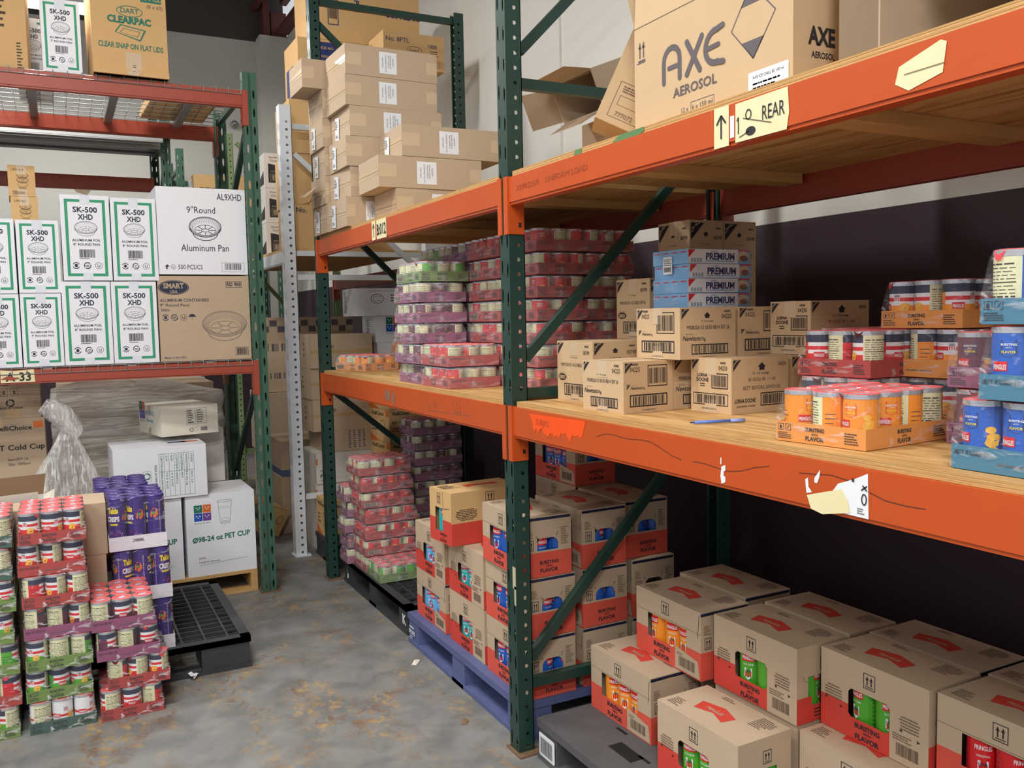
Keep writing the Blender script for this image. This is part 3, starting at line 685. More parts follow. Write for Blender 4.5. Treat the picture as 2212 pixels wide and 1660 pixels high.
    if style == 'long':
        for s in (0, 12):
            wrect(U(s+2), H*.53, .044, H*.115, CR); wtext('PRINGLES', U(s+2)+.022, H*.555, .016, CANW, w=.040, bold=.02)
            wtext('ORIGINAL' if col is CR else 'SOUR CREAM' if col is CG else 'SALT & VINEGAR' if col is CB else 'CHEDDAR CHEESE', U(s+2)+.022, H*.475, .008, CANW, w=.032, bold=.01)
            wpoly([(-.012, .016), (-.012, -.010), (0, -.022), (.012, -.010), (.012, .016)], U(s+2)+.022, H*.36, CANW, .0011)
            for k in (-1, 0, 1): wpoly([(k*.0075-.002, -.012), (k*.0075+.002, -.012), (k*.0075+.002, .004), (k*.0075-.002, .004)], U(s+2)+.022, H*.36, CR, .0015)
            wtext('USA', U(s+2)+.022, H*.375, .011, NAVY, bold=.02, e=.0016)
            wpoly([(0, 0), (.016, -.014), (.030, 0), (.024, .016), (.006, .012)], U(s+3), H*.16, CHIP if col is not CB else CHIPO)
            wrect(U(s+9), H*.72, .016, H*.2, CREAMP)
            for k in range(10): wrect(U(s+9), H*(.12+.055*k), .02, H*.006, NAVY)
    if style == 'snack':
        for s in (0, 12):
            wpoly([(0, 0), (.020, -.006), (.034, .010), (.028, .034), (.014, .040), (.002, .022)], U(s+7), H*.60, CHIPO); wpoly([(.008, .012), (.018, .010), (.020, .022), (.010, .024)], U(s+7), H*.60, CG, .0012)
            wtext('Takis', U(s+3.2), H*.74, .034, YEL, w=.044, bold=.05); wtext('CRISPS', U(s+3.2), H*.58, .030, CANW, w=.052, bold=.05)
            wrect(U(s+1.6), H*.50, .034, H*.035, YEL); wpoly([(0, 0), (.03, .004), (.04, .03), (.02, .02)], U(s+3), H*.22, CHIPO); wpoly([(0, 0), (.02, .0), (.03, .02)], U(s+2), H*.30, CR)
            wtext('FACE THE INTENSITY OR THE OTHER', U(s+11.2), H*.2, .0065, CANW, w=H*.7, rot=True)
    return mesh_of(mb, name)
def lid_mesh(r=.0375, mt=LIDR, tab=True):
    mb = MB(); N = 24; prof = [(r*1.03, 0), (r*1.03, .005), (r*.97, .0065), (r*.93, .0045)]
    for (r0, z0), (r1, z1) in zip(prof, prof[1:]):
        for i in range(N):
            a, b = 2*math.pi*i/N, 2*math.pi*(i+1)/N
            mb.add([(r0*math.cos(a), r0*math.sin(a), z0), (r0*math.cos(b), r0*math.sin(b), z0), (r1*math.cos(b), r1*math.sin(b), z1), (r1*math.cos(a), r1*math.sin(a), z1)], [(0, 1, 2, 3)], RIM if (z0 == 0 and tab) else mt, True)
    mb.add([(r*.93*math.cos(2*math.pi*i/N), r*.93*math.sin(2*math.pi*i/N), .0045) for i in range(N)], [tuple(range(N))], mt)
    if tab:
        mb.add([(r*.5*math.cos(2*math.pi*i/16), r*.3*math.sin(2*math.pi*i/16), .0050) for i in range(16)], [tuple(range(16))], mat('lid_foil', rgb(214, 200, 214), .3))
        a = .35; mb.add([(r*1.05*math.cos(-a), r*1.05*math.sin(-a), .004), (r*1.05*math.cos(a), r*1.05*math.sin(a), .004), (r*1.08*math.cos(a*.4), r*1.08*math.sin(a*.4), -.012), (r*1.08*math.cos(-a*.4), r*1.08*math.sin(-a*.4), -.012)], [(0, 1, 2, 3), (3, 2, 1, 0)], TAB)
    return mesh_of(mb, 'lid')
CANS = {}
def can(col, H, style):
    k = (col.name, H, style)
    if k not in CANS: CANS[k] = can_mesh(col, H, style=style)
    return CANS[k]
LID = lid_mesh(); LIDV = lid_mesh(mt=CV, tab=False); LIDD = {}
COLS = {'red': (CR, TR), 'green': (CG, TG), 'purple': (CP, TP), 'orange': (CO, TO), 'blue': (CB, TB), 'white': (CANW, TDG)}
TRAYS = {}; FILMS = {}
def tray_mesh(tm, nx, ny, h, pr, txtvar=0, p=.078):
    k = (tm.name, nx, ny, h, pr, txtvar)
    if k in TRAYS: return TRAYS[k]
    w, d = nx*p+.002, ny*p+.002; t = .0025; mb = MB()
    mb.box((0, 0, 0), (w, d, t), tm)
    mb.box((0, 0, t), (w, t, h), tm); mb.box((0, d-t, t), (w, d, h), tm); mb.box((0, t, t), (t, d-t, h), tm); mb.box((w-t, t, t), (w, d-t, h), tm)
    for wh, W_ in (('A', d), ('F', w), ('R', d)):
        f = face(mb, wh, w, d, h); s = h/.048
        if pr == 'snack':
            f.micro(W_*.36, h*.55, W_*.28, h*.25, 3, INKGY, 3, 'c'); f.bars(W_*.45, h*.62, W_*.14, h*.10, INKGY, 3); continue
        long = W_ > .26
        if wh == 'F' and txtvar == 1 or (wh == 'A' and txtvar == 2):
            f.text('BEST IF USED BY', .006, h*.62, .012*s, INK, w=.07, bold=.01); f.micro(.09, h*.32, .09, h*.14, 1, INKGY, 5)
        else:
            x = W_*.36 if not (txtvar == 3 and long) else W_*.52
            if long and txtvar == 3: f.barcode(.010, h*.16, .085, h*.6, INK, 7, bg=KRG, fr=.0018)
            elif not long:
                f.frame(.006, h*.56, .016, h*.34, .0012, INK); f.frame(.026, h*.56, .016, h*.34, .0012, INK); f.ell(.014, h*.72, .003, h*.10, INK, 2); f.line(.030, h*.62, .038, h*.84, .0015, INK, 2); f.micro(.006, h*.12, .04, h*.36, 4, INK, 4)
            f.text('BURSTING', x+.022, h*.62, .0125*s, INK, 'c', .03, w=.050); f.text('WITH', x+.022, h*.43, .007*s, INK, 'c', .02); f.text('FLAVOR', x+.022, h*.16, .0145*s, INK, 'c', .03, w=.048)
            f.micro(W_*.78, h*.18, W_*.17, h*.6, 5, INK, 9)
            if long: f.text('FRAGILE', W_*.79, h*.42, .010*s, INK, bold=.01, w=.034)
    TRAYS[k] = mesh_of(mb, 'tray'); return TRAYS[k]
def film_mesh(nx, ny, ht, H, fm, p=.078):
    k = (nx, ny, ht, H, fm.name)
    if k in FILMS: return FILMS[k]
    w, d = nx*p+.002, ny*p+.002; mb = MB(); e = .0022; i = .006; ze = H+.0020
    def rr(x0, y0, x1, y1, r, z, n=4):
        o = []
        for cx, cy, a in ((x1-r, y0+r, -90), (x1-r, y1-r, 0), (x0+r, y1-r, 90), (x0+r, y0+r, 180)):
            for q in range(n): t = math.radians(a+90*q/(n-1)); o.append((cx+r*math.cos(t), cy+r*math.sin(t), z))
        return o
    rn = random.Random(4)
    rings = [rr(-e, -e, w+e, d+e, .003, .001), rr(-e, -e, w+e, d+e, .003, ht), rr(-e*.5, -e*.5, w+e*.5, d+e*.5, .012, ht+(H-ht)*.35), rr(i*.0, i*.0, w-i*.0, d-i*.0, .03, H-.010), rr(i, i, w-i, d-i, .034, ze)]
    n = len(rings[0]); vs = [tuple(c+(rn.random()-.5)*.0010 if q < 2 else c for q, c in enumerate(v)) for r in rings for v in r]; fs = []
    for a in range(len(rings)-1):
        for b in range(n): fs.append((a*n+b, a*n+(b+1) % n, (a+1)*n+(b+1) % n, (a+1)*n+b))
    fs.append(tuple(range((len(rings)-1)*n, len(rings)*n)))
    mb.add(vs, fs, fm, True); FILMS[k] = mesh_of(mb, 'film'); return FILMS[k]
rnd = random.Random(21)
def tray(x, y, z, flav, label, group, H=.120, ht=.045, nx=3, ny=4, top=False, style='stripe', var=0, rz=0, lids=True, fm=None, cover=True):
    """one shrink-wrapped tray of cans: tray, film and every can that can be seen"""
    cm, tm = COLS[flav]; t = empty('can_tray', (x, y, z), rz, label, 'can tray', group)
    inst(tray_mesh(tm, nx, ny, ht, 'chips', var), 'tray', t)
    if flav == 'white': style = 'white'
    hc = H-.010; c = can(cm, hc, style); p = .078
    for i in range(nx):
        for j in range(ny):
            if not top and 0 < i < nx-1 and 0 < j < ny-1: continue
            o = inst(c, 'can', t, (.040+i*p, .040+j*p, .003), rnd.random()*6.28)
            if lids and (top or i == 0 or j == 0): inst(LID, 'lid', o, (0, 0, hc-.0005), rnd.random()*6.28)
    if cover: inst(film_mesh(nx, ny, ht, H-.002, fm or FILM), 'shrink_film', t)
    return t

# left foreground stacks on the floor
def stack(x, y, z0, flavs, desc, group, H=.126, style='stripe', var=lambda i: 0, dx=None, ny=4, nx=3, rz=None, ht=.045, first=0, lids=True, topstyle=None):
    n = len(flavs)
    for i, fl in enumerate(flavs):
        if fl is None: continue
        dd = dx[i] if dx else 0
        tray(x+dd, y+rnd.uniform(-.006, .006), z0+i*H, fl, '%s can tray, %s of %s' % ({'white': 'dark green'}.get(fl, fl), level(i, n), desc), group, H=H-.0015, ht=ht,
             nx=nx, ny=ny, top=(i == n-1), style=style, var=var(i), rz=R(rnd.uniform(-1.5, 1.5)) if rz is None else rz, lids=lids, fm=FILML)
stack(-.173, 3.83, .001, ['white', 'green', 'green', 'purple', 'red', 'red', 'red'], 'the tall mixed stack on the left floor', 'can trays in the tall floor stack', H=.1262,
      dx=[0, -.005, 0, 0, 0, -.008, 0], var=lambda i: (0, 0, 0, 1, 0, 1, 0)[i])
stack(.081, 3.82, .001, ['red', 'red', 'purple', 'purple'], 'the short floor stack by the purple snack cans', 'can trays in the short floor stack', H=.1235, dx=[0, .030, -.004, -.018], var=lambda i: (0, 0, 1, 1)[i])
stack(-.430, 3.845, .001, ['green', 'red', 'green', 'green', 'green', 'white', 'white'], 'the floor stack cut by the left edge', 'can trays in the stack at the left edge', H=.1255,
      dx=[-.012, 0, 0, -.012, 0, -.006, 0], var=lambda i: (0, 1, 1, 1, 0, 1, 0)[i])
def snack_tray(x, y, z, label, top, rz=0):
    t = empty('can_tray', (x, y, z), rz, label, 'can tray', 'purple snack can trays')
    inst(tray_mesh(TW, 3, 4, .062, 'snack'), 'tray', t); c = can(CV, .222, 'snack')
    for i in range(3):
        for j in range(4):
            if not top and 0 < i < 2 and 0 < j < 3: continue
            o = inst(c, 'can', t, (.04+i*.078, .04+j*.078, .003), rnd.random()*6.28)
            inst(LIDV, 'lid', o, (0, 0, .2215))
    inst(film_mesh(3, 4, .062, .2305, FILMC), 'shrink_film', t)
for i, dx in enumerate((.012, .012, 0)):
    snack_tray(.155+dx, 4.12, .151+i*.2335, 'tray of tall purple snack cans, %s of the nearer purple stack' % level(i, 3), i == 2)
for i in range(3):
    snack_tray(.118, 4.46, .151+i*.2335+(.0 if i < 2 else 0), 'tray of tall purple snack cans, %s of the purple stack further back' % level(i, 3), i == 2)

# ---- far bay, lower plywood shelf: short cans, pitch .0935
SH = .0935; ZS = 1.304
def short(x, y, flavs, desc, group, z0=ZS, nx=3, ny=4, var=lambda i: 3 if i % 2 else 0, start=0, rz=0, dx=None):
    n = len(flavs)
    for i, fl in enumerate(flavs):
        if fl is None: continue
        tray(x+rnd.uniform(-.004, .004)+(dx[i] if dx else 0), y+rnd.uniform(-.003, .003), z0+i*SH, fl, '%s can tray, %s of %s' % (fl, level(i, n), desc), group,
             H=SH-.001, ht=.046, nx=nx, ny=ny, top=(i == n-1), style='plain', var=var(i), rz=rz, lids=(i == n-1), fm=FILMM)
short(1.459, 3.38, ['red', 'red'], 'the low red pair at the front of the shelf', 'can trays on the far bay shelf', var=lambda i: 1)
short(1.453, 3.705, ['purple', 'purple', 'purple', 'purple', 'purple', 'green'], 'the front purple stack on the far bay shelf', 'can trays on the far bay shelf', var=lambda i: (0, 0, 3, 1, 3, 3)[i], dx=[.016, 0, 0, 0, 0, .02])
short(1.708, 3.385, ['red']*7, 'the red stack behind the low red pair', 'can trays on the far bay shelf')
short(1.715, 3.07, ['red']*7, 'the red stack just behind the near upright', 'can trays on the far bay shelf', var=lambda i: 1 if i in (1, 6) else 0)
short(1.952, 3.075, ['red']*7, 'the second red stack in from the near upright', 'can trays on the far bay shelf')
short(1.715, 3.71, ['purple']*7, 'the purple stack behind the front purple stack', 'can trays on the far bay shelf', var=lambda i: 3 if i == 6 else 0)
short(1.72, 4.035, ['green']*7, 'the green stack behind the purple ones', 'can trays on the far bay shelf', var=lambda i: 1 if i == 6 else 0)
short(1.965, 3.72, ['green']*7, 'the dim green stack near the back beam', 'can trays on the far bay shelf')
short(1.585, 4.90, ['orange'], 'the orange pair at the far end of the shelf', 'orange can trays at the far end', var=lambda i: 3, nx=3, ny=4, rz=R(16))
short(1.86, 4.90, ['orange', 'orange'], 'the orange pile at the far end of the shelf', 'orange can trays at the far end', var=lambda i: 0)

# ---- far bay, pallet on the floor
ZP = .151
def pal(x, y, flavs, desc, nx, ny, dx=None):
    short(x, y, flavs, desc, 'can trays on the far bay pallet', z0=ZP, nx=nx, ny=ny, dx=dx, var=lambda i: 3 if i % 3 == 1 else 0)
pal(1.51, 4.535, ['green'], 'the far bay pallet in front of the red stack', 4, 3)
pal(1.512, 4.775, ['red']*7, 'the red stack on the far bay pallet', 4, 3, dx=[0, 0, 0, 0, -.016, -.018, -.03])
pal(1.474, 5.014, ['purple']*5, 'the purple stack beside the far upright', 4, 2, dx=[.0, .006, -.008, .006, -.012])
pal(1.88, 4.93, ['purple']*9, 'the dark purple stack under the far shelf', 4, 3)

# ---- near bay shelf, right end
def tt(x, y, z, fl, label, **k): return tray(x, y, z, fl, label, 'can trays on the near bay shelf', **k)
rz6 = R(5.5)
tt(1.497, 1.277, 1.3045, 'orange', 'orange tray of orange chip cans alone at the shelf edge', H=.120, top=True, style='plain', rz=rz6, fm=FILMC, nx=4, ny=3)
tt(1.80, 1.54, 1.3045, 'red', 'red can tray lowest of the pile behind the front orange tray', H=.122, nx=4, ny=3)
tt(1.816, 1.537, 1.428, 'red', 'red can tray resting on another red one left of the orange trays', H=.122, top=True, rz=R(1.5), fm=FILMC, nx=4, ny=3)
tt(1.95, 1.40, 1.3045, 'orange', 'orange can tray lowest behind the front orange tray', H=.122, nx=4, ny=3)
tt(1.941, 1.385, 1.4285, 'orange', 'orange can tray printed with a best by line in the middle tier', H=.122, top=True, var=2, rz=R(0), fm=FILMC, nx=4, ny=3)
tt(2.06, 1.83, 1.3045, 'orange', 'orange can tray low at the back under two more orange ones', H=.122, nx=3, ny=3)
tt(2.06, 1.83, 1.4285, 'orange', 'orange can tray at the back beside the topmost orange one', H=.122, nx=3, ny=3)
tt(1.955, 1.385, 1.5525, 'orange', 'topmost orange can tray of the pile in the near bay', H=.122, top=True, rz=R(0), fm=FILMC, nx=4, ny=3)
tt(1.74, 1.03, 1.3045, 'purple', 'purple can tray under another purple one behind the blue trays', H=.122, style='plain', nx=2, ny=3)
tt(1.74, 1.03, 1.4285, 'purple', 'purple can tray beside the blue trays in the middle tier', H=.122, style='plain', top=True, nx=2, ny=3)
for i, (x, y) in enumerate(((1.472, .825), (1.462, .765), (1.462, .765))):
    tt(x, y, 1.3045+i*.1335, 'blue', 'blue tray of blue chip cans, %s of the stack at the right edge' % level(i, 3), H=.131, top=(i == 2), style='plain', var=2 if i < 2 else 0, fm=FILMC, nx=3, ny=3)
tt(2.03, 1.66, 1.5525, 'red', 'red can tray peeping out behind the topmost orange tray', H=.122, nx=3, ny=3) if 0 else None

# ================================================================ CARTONS
def cbox(mb, w, d, h, mt, skip=()):
    """closed carton shell with slightly softened edges"""
    b = .003; mb.box((0, 0, 0), (w, d, h), mt, skip)
def seam(mb, w, d, h, mt=INKS, axis='y'):
    p = face(mb, 'T', w, d, h)
    if axis == 'y': p.rect(w/2-.001, 0, .002, d, mt)
    else: p.rect(0, d/2-.001, w, .002, mt)
def carton(name, w, d, h, mt, loc, rz, label, cat='carton', group=None, prints=None, tape=None, taxis='x', parts=None, rx=0, ry=0):
    """a closed carton; prints(mb, w, d, h) draws on it; tape strip is a part of its own"""
    t = empty(name, loc, rz, label, cat, group); t.rotation_euler = (rx, ry, rz)
    m = MB(); cbox(m, w, d, h, mt)
    if prints: prints(m, w, d, h)
    m.build('body', t)
    if tape:
        m = MB(); tw = .024; e = .0008
        if taxis == 'x':
            m.box((-e, d/2-tw, h-.05), (0, d/2+tw, h), tape); m.box((-e, d/2-tw, h), (w+e, d/2+tw, h+e), tape)
        else:
            m.box((w/2-tw, -e, h-.05), (w/2+tw, 0, h), tape); m.box((w/2-tw, -e, h), (w/2+tw, d+e, h+e), tape)
        m.build('tape', t)
        m = MB(); m.box(*(((-e, d/2-tw, 0), (0, d/2+tw, .04)) if taxis == 'x' else ((w/2-tw, -e, 0), (w/2+tw, 0, .04))), tape); m.build('tape', t)
    if parts: parts(t, w, d, h)
    return t

# ---- cookie cartons on the near bay shelf
def nab(code, brand, ms, a_style, f_style):
    def tri(p, x, y, s):
        p.poly([(x, y+s), (x+s*.95, y+s), (x, y)], INK)
        for k in (.3, .55): p.line(x+.04*s, y+s*(.98-k), x+s*(.93-k), y+s*.98, s*.05, KR2, 2)
    def house(p, x, y, s): p.poly([(x-s, y), (x+s, y), (x, y+s*.8)], INK); p.rect(x-s*.62, y-s*.55, s*1.24, s*.62, INK, 1)
    def bname(p, x, y, s, al='l', W_=.2):
        if brand == 'OREO':
            p.ell(x+s*1.5, y+s*.42, s*1.75, s*.75, INK); p.text('OREO', x+s*1.5, y+s*.02, s*1.1, KR2, 'c', .04, l=3, w=s*2.7); p.text('SANDWICH COOKIES', x+s*1.5, y+s*1.25, s*.22, INK, 'c')
        elif brand == 'Newtons':
            p.text('Newtons', x, y, s*1.35, INK, bold=.01, shear=.2, sx=.85); p.text('100% whole grain', x+s*.7, y+s*1.15, s*.25, INK)
            p.text('Fig', x+s*4.5, y, s*.9, INK, bold=.01)
        else:
            p.text('LORNA DOONE', x, y, s, INK, bold=.02, sx=.75); p.text('SHORTBREAD COOKIES', x+s*.3, y-s*.55, s*.42, INK, bold=.01)
    def f(m, w, d, h):
        for wh, W_, st in (('A', d, a_style), ('F', w, f_style)):
            p = face(m, wh, w, d, h); s = h*.2; st_ = st
            tri(p, .006, h*.98-s*1.05, s)
            if st_ == 1:      # ship-mark panel: house, code, lot line, brand, barcode
                house(p, W_*.48, h*.84, .013); p.text('44000', W_*.84, h*.90, .010, INK, 'c', .02); p.text(code, W_*.83, h*.78, .020, INK, 'c', .0, sx=.8)
                p.text('12 - 6.5 oz pkgs', W_*.48, h*.72, .0075, INK, 'c'); p.text(ms, W_*.5, h*.58, .016, INK, 'c', w=W_*.76)
                bname(p, .010, h*.36, .016); p.barcode(W_*.2 if brand != 'LORNA' else W_*.45, h*.09, W_*(.66 if brand != 'LORNA' else .5), h*.20, INK, 5, fr=.0035); p.text('1 00 44000 0%s 6' % code[1:], W_*.5, h*.02, .007, INK, 'c')
            elif st_ == 2:    # panel with the boxed barcode top right
                p.text('44000', W_*.22, h*.92, .010, INK, 'c', .02); p.text(code, W_*.22, h*.80, .020, INK, 'c', sx=.8)
                tri(p, .012, h*.46, s*.5); bname(p, W_*.14, h*.46, .010)
                p.barcode(W_*.48, h*.50, W_*.40, h*.42, INK, 9, fr=.003); p.barcode(W_*.12, h*.12, W_*.76, h*.24, INK, 11, fr=.004); p.text('1 00 44000 0%s 6' % code[1:], W_*.5, h*.04, .007, INK, 'c')
            elif st_ == 3:    # lorna narrow side
                p.text('LORNA', W_*.30, h*.66, .014, INK, 'c', .02, sx=.9); p.text('DOONE', W_*.30, h*.57, .016, INK, 'c', .02, sx=.9); p.micro(W_*.2, h*.47, W_*.2, h*.08, 2, INK, 3, 'c')
                p.text('44000', W_*.80, h*.90, .009, INK, 'c', .02); p.text(code, W_*.80, h*.79, .018, INK, 'c', sx=.8)
                p.barcode(W_*.52, h*.45, W_*.4, h*.28, INK, 4, fr=.003); p.barcode(W_*.06, h*.14, W_*.86, h*.22, INK, 6, fr=.0025); p.text('1 00 44000 0%s 4' % code[1:], W_*.45, h*.06, .008, INK, 'c')
            elif st_ == 4:    # lorna long side
                house(p, W_*.52, h*.83, .017); p.text(code, W_*.88, h*.84, .016, INK, 'c', sx=.8); p.text('12 - 4.5 oz pkgs', W_*.50, h*.70, .011, INK, 'c')
                p.text('80 05326 08  1 1:40', W_*.52, h*.58, .014, INKS, 'c'); p.text('BEST BEFORE 26NOV26', W_*.52, h*.43, .015, INKS, 'c')
                p.text('LORNA DOONE', W_*.05, h*.20, .017, INK, bold=.02, sx=.68); p.text('SHORTBREAD COOKIES', W_*.08, h*.12, .007, INK, bold=.01); p.barcode(W_*.5, h*.12, W_*.42, h*.24, INK, 8, fr=.003)
    return f
NW = nab('04225', 'Newtons', 'MS08326153 00:50 BB14 SEP 26', 1, 2); NW2 = nab('04225', 'Newtons', 'MS08326153 00:50 BB14 SEP 26', 2, 1)
OR = nab('00749', 'OREO', 'MS07320152 14:23 BB22 SEP 26', 1, 1); LD = nab('04250', 'LORNA', '', 3, 4)
def ck(loc, w, d, h, pr, rz, label, group, name='cookie_carton', tape=TAPEL, mt=KR2): return carton(name, w, d, h, mt, loc, R(rz), label, 'carton', group, pr, tape, 'x')
GZ = 'cookie cartons on the near bay shelf'
ck((1.496, 2.161, 1.3035), .195, .205, .157, NW, 4, 'fig cookie carton standing foremost on the shelf, showing two printed sides', GZ)
ck((1.696, 2.180, 1.3035), .195, .205, .157, NW2, 2, 'fig cookie carton squeezed between the foremost fig carton and the shortbread carton', GZ)
ck((1.66, 2.10, 1.4625), .217, .22, .157, NW2, 0, 'fig cookie carton on the second tier carrying the sky blue cracker bundles', GZ)
ck((1.888, 2.10, 1.4625), .217, .22, .157, NW, 0, 'fig cookie carton on the second tier right of the one under the cracker bundles', GZ)
ck((1.733, 1.956, 1.3035), .235, .172, .164, LD, 3, 'shortbread carton standing on the shelf, the lower of the two', GZ)
ck((1.985, 1.975, 1.3035), .235, .172, .164, LD, 0, 'shortbread carton mostly hidden behind the lower one', GZ)
ck((1.995, 1.925, 1.4690), .235, .165, .164, LD, 2, 'shortbread carton stacked on top at the right of the cookie cartons', GZ) if 0 else ck((2.02, 1.93, 1.4690), .25, .168, .164, LD, 0, 'shortbread carton stacked on top at the right of the cookie cartons', GZ)
ck((1.632, 2.50, 1.3035), .19, .235, .215, OR, -2, 'sandwich cookie carton at the left end of the cookie cartons beside the upright', GZ) if 0 else ck((1.600, 2.49, 1.3035), .19, .235, .210, OR, 0, 'sandwich cookie carton at the left end of the cookie cartons beside the upright', GZ)
ck((1.800, 2.49, 1.3035), .20, .235, .210, OR, 0, 'sandwich cookie carton second from the left end, behind the fig cartons', GZ)
ck((1.860, 2.52, 1.5145), .19, .205, .215, OR, 0, 'upper sandwich cookie carton standing behind the fig cartons', GZ)
for k in range(2):
    ck((1.81+.205*k, 2.335, 1.3035), .20, .145, .31, None, 0, 'plain carton hidden beneath the cracker bundles, %s of two' % ('left' if k == 0 else 'right'), GZ)
    ck((2.062+.160*k, 2.55, 1.6225), .157, .185, .32, nab('00749', 'OREO', 'MS7320152 10:28 BB 22', 1, 1), 0, 'dim cookie carton standing behind the cracker bundles, %s of the pair' % ('left' if k == 0 else 'right'), GZ)
ck((2.065, 2.50, 1.3035), .30, .235, .317, None, 0, 'plain carton hidden under the dim pair of cookie cartons', GZ)

# sky blue cracker bundles
def crackers():
    w, n = .262, 4
    def boxm():
        m = MB(); m.box((0, 0, 0), (w, .0455, .0468), SKY)
        p = face(m, 'F', w, .0455, .0468); p.rect(.0, .001, w*.80, .0448, LAB)
        p.poly([(.002, .0445), (.030, .0445), (.002, .018)], CR, 2); p.text('PREMIUM', w*.28, .013, .030, INKB, bold=.04, w=w*.46); p.rect(w*.28, .0065, w*.46, .003, SKY, 2); p.text('original', w*.36, .037, .009, mat('ink_sky', rgb(70, 150, 210)), shear=.2)
        p.ell(w*.88, .024, .024, .017, mat('cracker_tan', rgb(212, 188, 150), .7), 2); p.ell(w*.89, .018, .018, .010, mat('chocolate', rgb(128, 92, 70), .7), 3); p.rect(w*.80, .041, w*.199, .004, CR, 2)
        for k in range(4): p.rect(.012+.012*k, .004, .008, .013, mat('ink_panel', rgb(150, 170, 190)), 2)
        a = face(m, 'A', w, .0455, .0468); a.micro(.008, .034, .03, .008, 1, CR, 2)
        return mesh_of(m, 'cracker_box')
    bm = boxm()
    for z in range(2):
        rows = 1 if z == 0 else 3; base = 1.6205+(0 if z == 0 else .0480)
        t = empty('cracker_bundle', (1.812, 2.25, base), R(0), 'sky blue cracker boxes wrapped three high with a white sticker' if z else 'single flat layer of sky blue cracker boxes beneath the wrapped bundle', 'cracker bundle', 'cracker bundles on the fig carton')
        for r in range(rows):
            for k in range(n): inst(bm, 'cracker_box', t, (.006*(r == 1), k*.046, r*.0473))
        H = rows*.0473; m = MB(); e = .002; m.box((-e, -e, .0), (w+.008, n*.046+e, H+.0004), FILMC, skip=('-z',)); m.build('shrink_film', t)
        if z:
            m = MB(); p = PR(m, (-.0025, .125, 0), (0, -1, 0), (0, 0, 1), .001); p.roundrect(0, H*.45, .048, H*.40, .004, LAB); p.bars(.005, H*.50, .038, H*.11, INK, 2); p.micro(.005, H*.64, .038, H*.17, 4, INKGY, 2); m.build('sticker', t)
crackers()
# blue pen
t = empty('pen', (1.505, 1.845, 1.3045), R(-28), 'translucent blue ballpoint pen lying on the plywood in front of the shortbread carton', 'pen')
t.rotation_euler = (0, 0, math.atan2(-.035, .135))
P0, P1 = Vector((0, 0, .005)), Vector((.105, 0, .005))
m = MB(); m.tube(P0, P1, .0042, PENB, 8); m.build('barrel', t); m = MB(); m.tube(P1, (.148, 0, .005), .0050, mat('pen_cap', rgb(140, 160, 226), .3), 8); m.bar((.105, .005, .007), (.143, .005, .007), .002, .002, PENB); m.build('cap', t); m = MB(); m.tube((-.012, 0, .005), P0, .0018, INKB, 6); m.build('tip', t)

